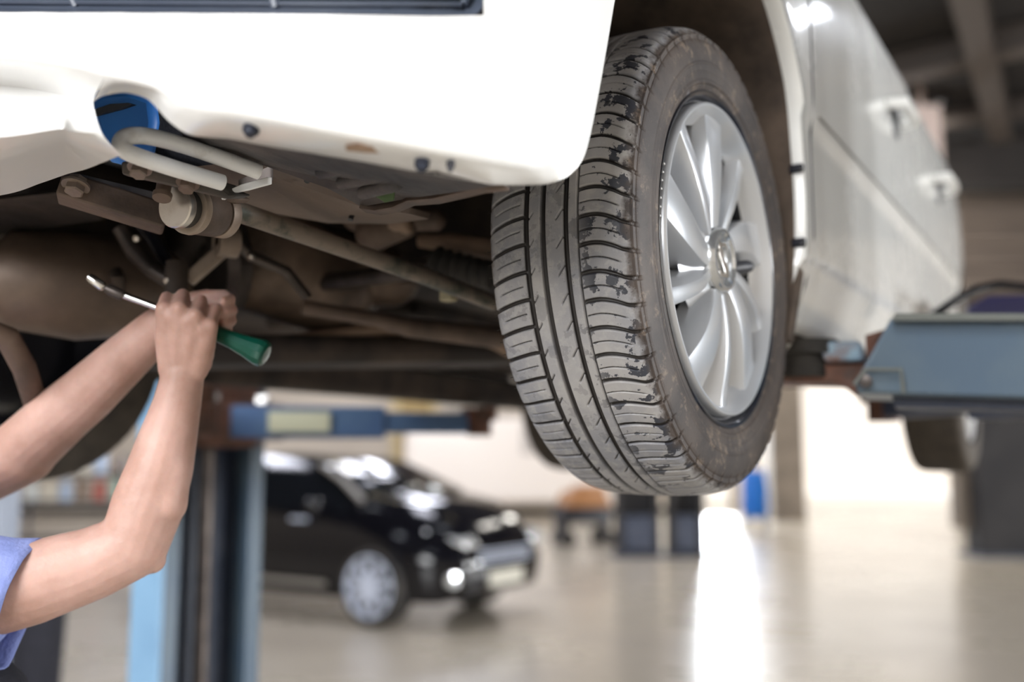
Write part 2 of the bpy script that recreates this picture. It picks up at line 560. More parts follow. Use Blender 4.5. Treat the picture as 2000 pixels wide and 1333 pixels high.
# ------------------------------------------------------------------ black car
def black_car():
    Dp = 8.9
    cx, cy = fx(742, Dp), Dp
    ang = math.radians(-33)
    r = empty('black_suv', (cx, cy, 0), ang, 'glossy black estate car parked in the next bay behind the lift', 'car')
    # local frame: x forward, y left(away); the near front wheel centre is at x=0, y=0
    def sec(x):
        k = np.interp
        return k(x, [-3.55, -3.4, -2.6, -1.6, -.9, -.25, .35, .66, .80], [.95, 1.30, 1.45, 1.50, 1.45, 1.14, 1.04, .90, .66])
    xs = np.linspace(-3.55, .80, 46)
    Wd = 1.78
    rows = []
    for x in xs:
        zt = float(sec(x))
        belt = float(np.interp(x, [-3.55, -2.5, -.9, -.2, .80], [.96, .98, .94, .92, .60]))
        belt = min(belt, zt - .01)
        nose = float(np.interp(x, [-3.55, -3.3, .2, .55, .80], [.18, .0, .0, .10, .30]))
        lo = float(np.interp(x, [-3.55, -3.3, .6, .80], [.32, .22, .22, .30]))
        y0 = -.10 + nose
        tum = .28 * min(1, max(0, (zt - belt) / .45))
        row = []
        side = [(y0 + .06, lo), (y0, lo + .12), (y0 - .02, .55), (y0 - .01, (belt + .55) / 2 if belt > .55 else belt), (y0 + .03, belt), (y0 + .03 + tum * .5, belt + (zt - belt) * .5), (y0 + .04 + tum, zt - .03), (y0 + .10 + tum, zt)]
        for yy, zz in side: row.append((x, yy, zz))
        for yy, zz in side[::-1]: row.append((x, Wd - .2 - yy, zz))
        rows.append(row)
    m = M(); m.grid(rows, closed_u=True)
    n = len(rows[0])
    m.f.append(tuple(range(n))); m.f.append(tuple((len(rows) - 1) * n + i for i in range(n)))
    body = obj('body_shell', m, BLACKCAR, r, smooth=50)
    def sy(x, z):
        belt = float(np.interp(x, [-3.55, -2.5, -.9, -.2, .80], [.96, .98, .94, .92, .60]))
        zt = float(sec(x)); nose = float(np.interp(x, [-3.55, -3.3, .2, .55, .80], [.18, 0, 0, .1, .38]))
        tum = .28 * min(1, max(0, (zt - belt) / .45))
        return -.10 + nose + .03 + tum * (z - belt) / max(zt - belt, .05) - .012
    for (a, b) in ((-2.45, -1.72), (-1.66, -.62)):
        pts = [(a, .99), (b + (.34 if b > -1 else 0), .97), (b - .0, 1.32), (a + .05, 1.36)]
        m = M(); m.prism([(x, sy(x, z), z) for x, z in pts], (0, .01, 0))
        obj('side_window', m, GLASSD, r)
    m = M(); m.grid([[(-.86, .16, 1.41), (-.86, 1.40, 1.41)], [(-.22, -.0, 1.13), (-.22, 1.56, 1.13)]])
    ws = obj('windscreen', m, GLASSD, r, thick=.01)
    m = M(); m.tube([(-.84, .13, 1.40), (-.5, .06, 1.26), (-.18, -.02, 1.08)], .028, 8)
    obj('windscreen_pillar', m, mat('grey_satin_trim', (.35, .33, .30), .35, metal=.4), r)
    for y_ in (0, 1.34):
        wm = M().lathe((0, y_ - .12 if y_ == 0 else y_, .345), (0, 1, 0), [(0, .27), (0, .32), (.03, .345), (.20, .345), (.23, .3), (.23, .0)], 40)
        tyr = obj('front_wheel', wm, RUBBER, r)
        m = M()
        m.lathe((0, y_ - .125 if y_ == 0 else y_, .345), (0, 1, 0), [(.03, .24), (-.005, .255), (-.01, .27), (.02, .272)], 40)
        if y_ == 0:
            for k in range(9):
                a_ = 2 * math.pi * k / 9 + .2
                m.beam((.05 * math.cos(a_), -.128, .345 + .05 * math.sin(a_)), (.262 * math.cos(a_), -.12, .345 + .262 * math.sin(a_)), .055, .025, up=(0, 1, 0))
            m.lathe((0, -.14, .345), (0, 1, 0), [(0, 0), (0, .06), (.03, .07)], 20)
        obj('rim', m, ALLOY, tyr)
    wm = M().lathe((-2.75, -.12, .345), (0, 1, 0), [(0, .0), (0, .32), (.03, .345), (.20, .345), (.23, .3), (.23, .0)], 32)
    tyr = obj('rear_wheel', wm, RUBBER, r)
    obj('rim', M().lathe((-2.75, -.13, .345), (0, 1, 0), [(0, 0), (0, .25), (.02, .26)], 32), ALLOY, tyr)
    # front end
    for y_, l_ in ((.10, 1), (1.18, 1)):
        m = M(); m.prism([(.44, y_ - .04, .84), (.74, y_ + .12, .74), (.78, y_ + .18, .64), (.52, y_ - .03, .67)], (.03, .16, .03))
        obj('headlamp', m, LENS, r, bevel=.015)
    m = M().lathe((.70, .14, .42), (1, -.5, 0), [(0, .07), (.04, .06), (.05, 0)], 16)
    obj('fog_lamp', m, LENS, r)
    m = M(); m.box((.815, .80, .40), (.03, .52, .13))
    obj('number_plate', m, PLATE, r)
    m = M()
    for k in range(4): m.box((.805, .80, .54 + .035 * k), (.03, .8, .014))
    obj('grille', m, ALLOY, r)
    m = M(); m.box((-1.5, -.125, .34), (2.0, .02, .045))
    obj('sill_trim', m, mat('grey_satin_trim', (.35, .33, .30)), r)
    for x in (-1.75, -.85):
        obj('door_handle', M().box((x, -.125, .90), (.2, .03, .03)), ALLOY, r)
    m = M(); m.box((-.55, -.2, 1.02), (.14, .2, .13))
    obj('wing_mirror', m, BLACKCAR, r, bevel=.03)
black_car()

# ------------------------------------------------------------------ left clutter: shelf with canisters, a pale post, a dark bin
r = empty('storage_rack', (fx(150, 14), 14, 0), 0, 'open storage rack with canisters, far left beyond the arms', 'rack')
for i, z in enumerate((.35, .85, 1.22)):
    obj('shelf', M().box((0, 0, z), (1.5, .45, .04)), GREYM, r)
for sx in (-.72, .72):
    for sy in (-.2, .2): obj('leg', M().box((sx, sy, .75), (.04, .04, 1.5)), LIFTD, r)
cols = [('white', (.75, .78, .76)), ('pale green', (.45, .62, .52)), ('red', (.5, .1, .07)), ('brown', (.25, .17, .12)), ('pale blue', (.5, .62, .8)), ('cream', (.75, .68, .55))]
random.seed(5)
for lvl, z in (('middle', .87), ('top', 1.24)):
    for i in range(6):
        cn, cc = cols[(i * 5 + (0 if z < 1 else 2)) % 6]
        h = random.uniform(.18, .33)
        m = M().lathe((0, 0, 0), (0, 0, 1), [(0, 0), (0, .085), (h * .8, .085), (h * .9, .04), (h, .04), (h, 0)], 14)
        c = obj('canister', m, mat('canister_' + cn.replace(' ', '_'), cc, .25, coat=.5), loc=(fx(150, 14) - .6 + .235 * i, 14, z + .004))
        tag(c, '%s canister on the %s shelf of the storage rack, %s from its left end' % (cn, lvl, ('first', 'second', 'third', 'fourth', 'fifth', 'sixth')[i]), 'canister', 'canisters on the storage rack')
r = empty('lift_column', (fx(14, 6.3), 6.3, 0), 0, 'pale grey-blue lift column at the left edge of the frame', 'lift column')
obj('column', M().box((-.03, 0, 1.05), (.16, .2, 2.1)), mat('pale_column', (.34, .38, .46), .5), r)
obj('base_plate', M().box((0, 0, .015), (.4, .4, .03)), LIFTD, r)
r = empty('dark_bin', (fx(92, 5.2), 5.2, 0), 0, 'tall black swing bin on the floor under the raised upper arm', 'bin')
m = M().lathe((0, 0, 0), (0, 0, 1), [(0, 0), (0, .10), (.02, .11), (.72, .135), (.74, .14), (.76, .14)], 24)
obj('bin_body', m, CLOTHD, r)
obj('lid', M().lathe((0, 0, .755), (0, 0, 1), [(0, .145), (.03, .145), (.10, .10), (.12, 0)], 24), BLACKP, r)

# ================================================================== the raised car
car = empty('car', c2w(0, 0, CARZ), -AL, 'white car raised on the blue lift, seen from its front corner', 'car')


def cobj(name, m, mt, parent=None, **k):
    """car part: mesh written in car coordinates with true height"""
    if parent is None: parent = car
    m.v = [(a, b, c - CARZ) for a, b, c in m.v]
    return obj(name, m, mt, parent, **k)


R = .317
# ---- tyre rubber: light dusty tread, brown sidewall; the split follows the distance from the tyre's mid plane
def tyre_material(name, hub_x):
    m = mat(name, (.1, .1, .1), .5, rough2=.5)
    nt = m.node_tree
    N, K = nt.nodes, nt.links
    b = N['Principled BSDF']
    tc = N.new('ShaderNodeTexCoord')
    sep = N.new('ShaderNodeSeparateXYZ')
    K.new(tc.outputs['Object'], sep.inputs[0])
    ab = N.new('ShaderNodeMath'); ab.operation = 'ABSOLUTE'
    K.new(sep.outputs[0], ab.inputs[0])
    def noise(sc, det=6, ro=.6, vec=None):
        n = N.new('ShaderNodeTexNoise'); n.inputs['Scale'].default_value = sc; n.inputs['Detail'].default_value = det; n.inputs['Roughness'].default_value = ro
        K.new(vec or tc.outputs['Object'], n.inputs['Vector']); return n.outputs['Fac']
    def rng(x, a, c, t0=0.0, t1=1.0):
        r = N.new('ShaderNodeMapRange'); r.inputs['From Min'].default_value = a; r.inputs['From Max'].default_value = c
        r.inputs['To Min'].default_value = t0; r.inputs['To Max'].default_value = t1
        K.new(x, r.inputs['Value']); return r.outputs['Result']
    def mix(f, A, B):
        x = N.new('ShaderNodeMix'); x.data_type = 'RGBA'
        K.new(f, x.inputs['Factor'])
        for s, c in (('A', A), ('B', B)):
            if isinstance(c, tuple): x.inputs[s].default_value = (*c, 1)
            else: K.new(c, x.inputs[s])
        return x.outputs['Result']
    def math_(op, a, c):
        x = N.new('ShaderNodeMath'); x.operation = op
        for i, v in enumerate((a, c)):
            if isinstance(v, (int, float)): x.inputs[i].default_value = v
            else: K.new(v, x.inputs[i])
        return x.outputs[0]
    tread = mix(rng(noise(9), .40, .62), (.235, .24, .262), (.34, .33, .325))
    tread = mix(rng(noise(70, 8, .7), .50, .60, 0, .5), tread, (.38, .37, .36))
    # dark worn or wet patches, mostly on the outer shoulder blocks
    w = N.new('ShaderNodeTexNoise'); w.inputs['Scale'].default_value = 38; w.inputs['Detail'].default_value = 5; w.inputs['Roughness'].default_value = .62
    K.new(tc.outputs['Object'], w.inputs['Vector'])
    shoulder = rng(sep.outputs[0], .02, .05, .25, 1.0)
    patch = math_('MULTIPLY', rng(w.outputs['Fac'], .555, .57), shoulder)
    tread = mix(patch, tread, (.035, .038, .05))
    side = mix(rng(noise(12, 6), .42, .6), (.038, .029, .026), (.072, .055, .046))
    side = mix(rng(noise(45, 8, .72), .56, .66, 0, .8), side, (.20, .15, .11))
    edge = math_('ADD', ab.outputs[0], math_('MULTIPLY', math_('SUBTRACT', noise(60, 5), .5), .022))
    f = rng(edge, .084, .091)
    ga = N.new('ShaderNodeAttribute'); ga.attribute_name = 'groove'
    tread = mix(rng(ga.outputs['Fac'], .35, .9), tread, (.022, .019, .018))  # shade inside the grooves put into the colour, darker with depth
    K.new(mix(f, tread, side), b.inputs['Base Color'])
    K.new(mix(f, (.40, .40, .40), (.62, .62, .62)), b.inputs['Roughness'])
    bp = N.new('ShaderNodeBump'); bp.inputs['Strength'].default_value = .25; bp.inputs['Distance'].default_value = .002
    K.new(noise(160, 5), bp.inputs['Height']); K.new(bp.outputs['Normal'], b.inputs['Normal'])
    return m


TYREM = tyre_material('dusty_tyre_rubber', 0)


def tyre_mesh(fine):
    """tyre around the x axis, centre at the origin, +x is the outer face"""
    prof = [(-.088, .222), (-.093, .230), (-.0965, .245), (-.0985, .262), (-.0975, .278), (-.0945, .292), (-.0895, .3025), (-.083, .3085), (-.070, .3130), (-.035, .3165), (0, .3172),
            (.035, .3165), (.070, .3130), (.083, .3085), (.0895, .3025), (.0945, .292), (.0975, .278), (.0985, .262), (.0965, .245), (.093, .231), (.089, .224), (.080, .214)]
    P = np.array(prof)
    seg = np.r_[0, np.cumsum(np.hypot(*np.diff(P, axis=0).T))]
    if fine:
        st = np.r_[np.linspace(0, seg[4], 10)[:-1], np.linspace(seg[4], seg[16], 270)[:-1], np.linspace(seg[16], seg[-1], 50)]
    else:
        st = np.linspace(0, seg[-1], 60)
    # Catmull-like smooth through cubic hermite
    def smooth(x):
        d = np.gradient(P, seg, axis=0)
        i = np.clip(np.searchsorted(seg, x) - 1, 0, len(seg) - 2)
        h = seg[i + 1] - seg[i]
        t = (x - seg[i]) / h
        t = t[:, None]; h = h[:, None]
        return (2 * t**3 - 3 * t**2 + 1) * P[i] + (t**3 - 2 * t**2 + t) * h * d[i] + (-2 * t**3 + 3 * t**2) * P[i + 1] + (t**3 - t**2) * h * d[i + 1]
    Q = smooth(st)
    a, r = Q[:, 0], Q[:, 1]
    tg = np.gradient(Q, axis=0); tg /= np.linalg.norm(tg, axis=1)[:, None]
    nrm = np.stack([-tg[:, 1], tg[:, 0]], 1)            # outward
    if fine:
        th = np.r_[np.linspace(math.radians(75), math.radians(300), 1650)[:-1], np.linspace(math.radians(300), math.radians(435), 160)[:-1]]
    else:
        th = np.linspace(0, 2 * math.pi, 248, endpoint=False)
    A, TH = np.meshgrid(a, th)
    S = TH * R
    dep = np.zeros_like(A)
    rr = np.broadcast_to(r, A.shape)
    def notch(x, w, soft): return np.clip((w / 2 - np.abs(x)) / soft + .5, 0, 1)
    tread = rr > .285
    for c0, w, dd in ((-.033, .0074, .0062), (-.011, .0066, .0062), (.0185, .0066, .0062), (.0335, .0022, .0034)):
        dep = np.maximum(dep, dd * notch(A - c0, w, .0012))
    p = 2 * math.pi * R / 62
    def wrap(x): return (x / p - np.round(x / p)) * p
    # outer (right) shoulder blocks: curved wide groove and a thin sipe between
    def curve_r(x): return .010 * np.clip((x - .034) / .055, 0, 1.4)**1.6 - .004 * np.sin(np.clip((x - .034) / .05, 0, 1) * math.pi)
    mr = np.clip((A - .0335) / .001, 0, 1) * np.clip((.0962 - A) / .006, 0, 1) * tread
    dR = wrap(S - curve_r(A))
    dep = np.maximum(dep, .0048 * notch(dR, .0046, .0018) * mr)
    ms = np.clip((A - .0345) / .001, 0, 1) * np.clip((.082 - A) / .004, 0, 1) * tread
    dep = np.maximum(dep, .0034 * notch(wrap(S - p / 2 - curve_r(A)), .0015, .0007) * ms)
    # inner (left) shoulder blocks
    def curve_l(x): return .012 * np.clip((-.036 - x) / .05, 0, 1.4)**1.5 - .003
    ml = np.clip((-.036 - A) / .001, 0, 1) * np.clip((A + .0962) / .006, 0, 1) * tread
    dep = np.maximum(dep, .0048 * notch(wrap(S + .006 - curve_l(A)), .0044, .0018) * ml)
    msl = np.clip((-.041 - A) / .001, 0, 1) * np.clip((A + .078) / .004, 0, 1) * tread
    dep = np.maximum(dep, .0032 * notch(wrap(S + .006 + p / 2 - curve_l(A)), .0014, .0007) * msl)
    # slanted nicks in the two middle ribs
    m1 = np.clip((A + .0300) / .0006, 0, 1) * np.clip((-.0225 - A) / .001, 0, 1)
    dep = np.maximum(dep, .0032 * notch(wrap(S + (A + .030) * 1.3 + .004), .0022, .0012) * m1)
    m2 = np.clip((A - .0060) / .001, 0, 1) * np.clip((.0160 - A) / .0006, 0, 1)
    dep = np.maximum(dep, .0032 * notch(wrap(S + (A - .0150) * 1.3 + .012), .0024, .0012) * m2)
    dep = dep * tread
    # sidewall: raised rings and fine radial serration at the shoulder line
    side = (A > .08)
    for rc, w, hh in ((.2985, .0026, -.0016), (.2935, .0016, .0008), (.262, .0020, -.0012), (.250, .0016, .0010), (.238, .005, -.0018)):
        dep = dep + hh * notch(rr - rc, w, .001) * side
    ser = (np.sin(TH * 900) > 0) * notch(rr - .2935, .007, .001) * side
    dep = dep + .0003 * ser
    X = A - nrm[:, 0] * dep
    RR = rr - nrm[:, 1] * dep
    V = np.stack([X, RR * np.cos(TH), RR * np.sin(TH)], -1)
    n, m = A.shape
    V = V.reshape(-1, 3).astype(np.float32)
    I = np.arange(n)[:, None] * m + np.arange(m - 1)[None]
    J = (np.arange(1, n + 1) % n)[:, None] * m + np.arange(m - 1)[None]
    Fq = np.stack([I, J, J + 1, I + 1], -1).reshape(-1, 4).astype(np.int32)
    me = bpy.data.meshes.new('tyre')
    me.vertices.add(len(V)); me.vertices.foreach_set('co', V.ravel())
    me.loops.add(Fq.size); me.loops.foreach_set('vertex_index', Fq.ravel())
    me.polygons.add(len(Fq)); me.polygons.foreach_set('loop_start', np.arange(0, Fq.size, 4, dtype=np.int32))
    me.polygons.foreach_set('loop_total', np.full(len(Fq), 4, dtype=np.int32))
    me.update(calc_edges=True)
    me.polygons.foreach_set('use_smooth', np.ones(len(Fq), bool))
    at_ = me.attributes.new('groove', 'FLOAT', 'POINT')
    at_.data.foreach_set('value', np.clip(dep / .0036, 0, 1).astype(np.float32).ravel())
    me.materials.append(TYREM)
    return me


def steel_wheel(m):
    m.lathe((0, 0, 0), (1, 0, 0), [(-.092, .2195), (-.088, .2195), (-.075, .195), (.02, .188), (.045, .17), (.04, .10), (.05, .06), (.05, .0)], 64)
    m.lathe((0, 0, 0), (1, 0, 0), [(.04, .192), (.072, .199), (.078, .214), (.088, .2185), (.0925, .2225), (.0935, .2265), (.091, .2285), (.084, .224)], 96)


hub_mesh_cache = {}
def hub_cap(parent):
    """ten folded spokes swirling round an oval-looking centre cap"""
    RO = .2125
    m = M()
    m.lathe((0, 0, 0), (1, 0, 0), [(.060, RO - .006), (.080, RO), (.0925, RO - .0005), (.0955, RO - .003), (.0955, RO - .006), (.090, RO - .0115), (.076, RO - .017), (.066, RO - .027)], 128)
    m.lathe((0, 0, 0), (1, 0, 0), [(.060, .086), (.070, .066), (.080, .052), (.082, .044)], 64)
    cap = obj('hub_cap', m, SILVER, parent, smooth=40)
    angs = [127, 90, 55, 17, -19, -50, -86, -121, -157, 162]
    for k in range(10):
        a0 = math.radians(angs[k])
        wide = k % 2 == 1
        m = M()
        rows = []
        NR = 14
        for i in range(NR + 1):
            t = i / NR
            r = .046 + (.200 - .046) * t
            tw = .34 * (1 - t)**1.3 * (1 if wide else .5)        # swirl towards the hub
            ac = a0 + tw
            wf = (.026 + .034 * t) if wide else (.010 + .010 * t)
            ht = .087 + .006 * math.sin(math.pi * min(1, t * 1.1)) - .004 * t
            wl = .007 + .003 * t            # steep flank
            wr = (.012 + .010 * t) if wide else (.012 + .012 * t)            # broad soft flank
            pts = []
            def q(off, x):
                # off: sideways distance, positive = anticlockwise
                an = ac
                return (x, r * math.cos(an) - off * math.sin(an), r * math.sin(an) + off * math.cos(an))
            lowr = .058 - .012 * math.sin(math.pi * t)
            if t > .85: lowr = .058 + (t - .85) / .15 * .012
            pts = [q(wf / 2 + wl, lowr - .01), q(wf / 2 + wl * .6, ht - .014), q(wf / 2 + .0015, ht - .001), q(wf / 2 - .0015, ht), q(-wf / 2 + .0015, ht), q(-wf / 2 - .0015, ht - .001), q(-wf / 2 - wr * .5, ht - .014), q(-wf / 2 - wr, lowr - .004)]
            rows.append(pts)
        m.grid(rows)
        obj('spoke', m, SILVER, cap, smooth=28)
    # centre cap with its ring and slanted mark
    m = M()
    m.lathe((0, 0, 0), (1, 0, 0), [(.078, .047), (.090, .0455), (.095, .042), (.0955, .038), (.092, .0345), (.088, .034), (.088, 0)], 64)
    cc = obj('centre_cap', m, mat('chromed_cap', (.62, .64, .66), .16, metal=.8), cap)
    m = M()
    def bar(pts): m.prism([(.088, p[0], p[1]) for p in pts], (.004, 0, 0))
    bar([(-.017, .022), (.010, .026), (.020, .018), (.014, .014), (.008, .019), (-.008, .016), (.019, -.010), (.015, -.014), (-.018, .013)])
    bar([(.017, -.022), (-.010, -.026), (-.020, -.018), (-.014, -.014), (-.008, -.019), (.006, -.017), (-.019, .008), (-.016, .012), (.019, -.015)])
    obj('emblem', m, CHROME, cc, bevel=.0008)
    return cap


def make_wheel(name, v, u, z, fine=False, face=1, turn=0):
    """a wheel is: steel wheel mesh > tyre, hub cap; face +1 looks to +v"""
    m = M(); steel_wheel(m)
    w = obj(name, m, BRAKE, car, smooth=40, loc=(v, u, z - CARZ))
    w.rotation_euler = (turn, 0, 0 if face > 0 else math.pi)
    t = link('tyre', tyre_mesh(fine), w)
    return w, t


HZW = 1.45 - .0499 + R
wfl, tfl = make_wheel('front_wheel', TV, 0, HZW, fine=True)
cap = hub_cap(wfl)
m = M().tube([(.086, .148, .012), (.104, .158, .012)], .0065, 10)
obj('valve_stem', M().tube([(.070, .085, .004), (.088, .112, .010), (.092, .118, .010)], [.0105, .0095, .007], 12), BLACKP, wfl)
# small stamped marks on the black flange
m = M()
for k in range(7):
    an = math.radians(176 - 3.0 * k)
    m.beam((.0915, .2165 * math.cos(an), .2165 * math.sin(an)), (.0915, .2195 * math.cos(an + .002 * (k % 3)), .2195 * math.sin(an + .002 * (k % 3))), .0022, .001, up=(1, 0, 0))
obj('flange_stamp', m, mat('white_stamp', (.7, .7, .7), .5), wfl)
# rubber hairs left from moulding, along the inner edge and shoulder
m = M()
random.seed(2)
for k in range(46):
    an = math.radians(150 + k * 3.1)
    for a0, r0, dx, l_ in ((-.0945, .2915, -1, .0055), (.0875, .3045, .35, .0045)):
        if random.random() < .3: continue
        c0, s0 = math.cos(an), math.sin(an)
        m.tube([(a0, r0 * c0, r0 * s0), (a0 + dx * l_, (r0 + .002) * c0, (r0 + .002) * s0)], .00035, 4)
tag(obj('moulding_hairs', m, RUBBER, tfl), kind='stuff')

coarse = None
wfr, tfr = make_wheel('front_wheel', -TV, 0, HZW, face=-1)
wrl, trl = make_wheel('rear_wheel', TV, 2.571, HZW, face=1)
wrr, trr = make_wheel('rear_wheel', -TV, 2.571, HZW, face=-1)
for t_ in (trl, trr): t_.data = tfr.data
tfr.data.materials.clear()
tfr.data.materials.append(mat('shaded_tyre_rubber', (.045, .036, .028), .8, col2=(.075, .06, .045), scale=20, bump=.3))  # darker rubber than the near tyre; shade is put into its colour
obj('hub_cap', M().lathe((0, 0, 0), (1, 0, 0), [(.07, .208), (.086, .205), (.075, .18), (.085, .1), (.09, .05), (.09, 0)], 48), SILVER, wrl)

# ---- bumper: plan contour of the car nose in (v, u)
NOSE = [(.858, -.20), (.858, -.36), (.856, -.45), (.846, -.54), (.818, -.615), (.76, -.672), (.66, -.715), (.5, -.745), (.25, -.768), (0, -.775), (-.3, -.768), (-.6, -.73)]


def smoothline(P, n=10):
    P = np.array(P, float)
    out = []
    for i in range(len(P) - 1):
        p0, p1, p2, p3 = P[max(i - 1, 0)], P[i], P[i + 1], P[min(i + 2, len(P) - 1)]
        for k in range(n):
            t = k / n
            out.append(.5 * ((2 * p1) + (-p0 + p2) * t + (2 * p0 - 5 * p1 + 4 * p2 - p3) * t * t + (-p0 + 3 * p1 - 3 * p2 + p3) * t**3))
    out.append(P[-1])
    return np.array(out)


NS = smoothline(NOSE)
NT = np.gradient(NS, axis=0); NT /= np.linalg.norm(NT, axis=1)[:, None]
NN = np.stack([NT[:, 1], -NT[:, 0]], 1)
NN *= np.sign((NN * (np.array([0, .6]) - NS)).sum(1))[:, None]      # inward normals


def onnose(px, py, off=0.0):
    C = NS + NN * off
    r = ray(px, py)
    o = np.array([CAMC.x, CAMC.y])
    d = np.array([r.x, r.y])
    best = None
    for i in range(len(C) - 1):
        a, b = C[i], C[i + 1]
        e = b - a
        det = d[0] * -e[1] + d[1] * e[0]
        if abs(det) < 1e-12: continue
        w = a - o
        t = (w[0] * -e[1] + w[1] * e[0]) / det
        s = (d[0] * w[1] - d[1] * w[0]) / det
        if t > .05 and -1e-6 <= s <= 1 + 1e-6 and (best is None or t < best):
            best = t
    if best is None:
        best = 1.6
    return (CAMC.x + r.x * best, CAMC.y + r.y * best, CAMC.z + r.z * best)


def patch(cols, sub=8, rsub=5):
    """cols: columns of (px, py, off) key points -> smooth grid of car-space points"""
    A = np.array(cols, float)
    k = len(A)
    def cr(A, n):
        out = []
        for i in range(len(A) - 1):
            p0, p1, p2, p3 = A[max(i - 1, 0)], A[i], A[i + 1], A[min(i + 2, len(A) - 1)]
            for q in range(n):
                t = q / n
                m1, m2 = (p2 - p0) / 2, (p3 - p1) / 2
                out.append((2 * t**3 - 3 * t**2 + 1) * p1 + (t**3 - 2 * t**2 + t) * m1 * .8 + (-2 * t**3 + 3 * t**2) * p2 + (t**3 - t**2) * m2 * .8)
        out.append(A[-1])
        return np.array(out)
    A = cr(A, sub)
    A = np.transpose(cr(np.transpose(A, (1, 0, 2)), rsub), (1, 0, 2))
    return [[onnose(*p) for p in col] for col in A]


# columns: lamp edge, mid, crease start, crease mid, corner, end
left = [
    [(-780, 18, 0), (-780, 56, 0), (-780, 96, 0), (-780, 158, .055), (-780, 310, .0), (-780, 445, .12)],
    [(-520, 20, 0), (-520, 60, 0), (-520, 100, 0), (-520, 160, .060), (-520, 300, .0), (-520, 430, .14)],
    [(-250, 20, 0), (-250, 70, 0), (-250, 108, 0), (-250, 162, .060), (-250, 285, .0), (-250, 410, .14)],
    [(0, 24, 0), (0, 80, 0), (0, 118, 0), (0, 168, .060), (0, 268, .0), (0, 382, .14)],
    [(80, 24, 0), (85, 85, 0), (88, 126, 0), (84, 178, .055), (85, 256, .0), (80, 358, .14)],
    [(118, 25, 0), (122, 90, 0), (128, 132, 0), (122, 186, .046), (122, 251, .0), (132, 340, .13)],
    [(150, 25, 0), (155, 92, 0), (162, 138, 0), (146, 192, .042), (142, 256, .012), (170, 330, .10)],
    [(200, 25, 0), (205, 95, 0), (205, 148, 0), (182, 198, .036), (200, 262, .035), (237, 303, .055)]]
right = [
    [(200, 25, 0), (205, 95, 0), (205, 148, 0), (182, 198, .036), (182, 198, .036), (182, 198, .036)],
    [(232, 25, 0), (235, 95, 0), (232, 152, 0), (214, 176, .026), (207, 184, .034), (204, 187, .037)],
    [(270, 26, 0), (270, 96, 0), (265, 157, 0), (252, 172, .018), (247, 178, .028), (245, 181, .032)],
    [(310, 26, 0), (312, 100, 0), (310, 168, 0), (300, 183, .012), (294, 191, .022), (290, 195, .028)],
    [(350, 26, 0), (354, 110, 0), (358, 192, 0), (344, 214, .008), (336, 228, .018), (331, 238, .026)],
    [(390, 27, 0), (396, 120, 0), (404, 202, 0), (392, 232, .010), (380, 253, .022), (373, 264, .030)],
    [(455, 27, 0), (458, 120, 0), (460, 205, 0), (455, 236, .010), (450, 262, .034), (448, 272, .052)],
    [(530, 28, 0), (530, 130, 0), (530, 220, 0), (530, 248, .010), (530, 276, .036), (530, 287, .056)],
    [(700, 30, 0), (700, 140, 0), (700, 250, 0), (700, 280, .010), (700, 305, .036), (700, 315, .056)],
    [(850, 32, 0), (850, 160, 0), (850, 280, 0), (850, 309, .010), (850, 334, .033), (850, 343, .050)],
    [(945, 30, 0), (950, 170, 0), (955, 299, 0), (957, 329, .010), (960, 352, .022), (962, 361, .030)]]
right2 = [
    [(945, -200, 0), (945, 30, 0), (950, 170, 0), (955, 299, 0), (957, 329, .010), (960, 352, .022), (962, 361, .030)],
    [(1010, -200, 0), (1006, 30, 0), (1008, 175, 0), (1010, 308, 0), (1011, 337, .010), (1012, 356, .022), (1012, 362, .028)],
    [(1070, -200, 0), (1066, 30, 0), (1064, 180, 0), (1062, 306, 0), (1062, 340, .006), (1062, 356, .014), (1061, 361, .020)],
    [(1160, -200, 0), (1135, 30, 0), (1122, 165, 0), (1110, 262, 0), (1103, 312, .002), (1096, 340, .005), (1088, 354, .008)],
    [(1236, -200, 0), (1200, 5, 0), (1177, 140, 0), (1157, 245, 0), (1143, 300, 0), (1128, 327, .002), (1108, 346, .004)]]
gl, gr, gr2 = patch(left), patch(right), patch(right2)
bm_ = M()
bm_.grid(gl); bm_.grid(gr); bm_.grid(gr2)
# the far half of the nose, mirrored, and the band above the lower grille
mir = lambda g: [[(-p[0], p[1], p[2]) for p in c] for c in g]
plain = [[(cx, y, o) for (y, o) in ((25, 0), (80, 0), (118, 0), (166, .03), (268, 0), (382, .12))] for cx in (-520, -250, 0, 130)]
far = [[onnose(cx, y, 0) for y in (26, 118, 200)] for cx in (0,)]
# mirrored right corner of the bumper, following the same contour
cols = []
for i in range(0, len(NS)):
    p = NS[i]
    if p[0] < .40: break
    if p[1] > -.355: continue
    n = NN[i]
    cols.append([(-p[0], p[1], 2.30), (-p[0], p[1], 1.86), (-p[0], p[1], 1.78), (-(p[0] + n[0] * .01), p[1] + n[1] * .01, 1.735), (-(p[0] + n[0] * .04), p[1] + n[1] * .04, 1.70)])
bm_.grid(cols)
up = []
for i in range(len(NS)):
    p = NS[i]
    if p[1] > -.36: continue
    up.append([(p[0], p[1], 2.12), (p[0], p[1], 2.00)])
g0 = [[onnose(px, y, 0) for y in (-420, -190)] for px in np.linspace(-820, 946, 70)]
bm_.grid(g0)
bm_.grid([[(p[0], p[1], 2.02 if p[0] < .8 else 2.0), (p[0] * .995, p[1] + .004, 2.20), (p[0] * .99, p[1] + .02, 2.32)] for p in NS if p[1] < -.36])
bm_.grid([[(-p[0], p[1], 2.02), (-p[0] * .995, p[1] + .004, 2.20), (-p[0] * .99, p[1] + .02, 2.32)] for p in NS if p[1] < -.36 and p[0] > 0])
bumper = cobj('front_bumper', bm_, BUMP, smooth=60)
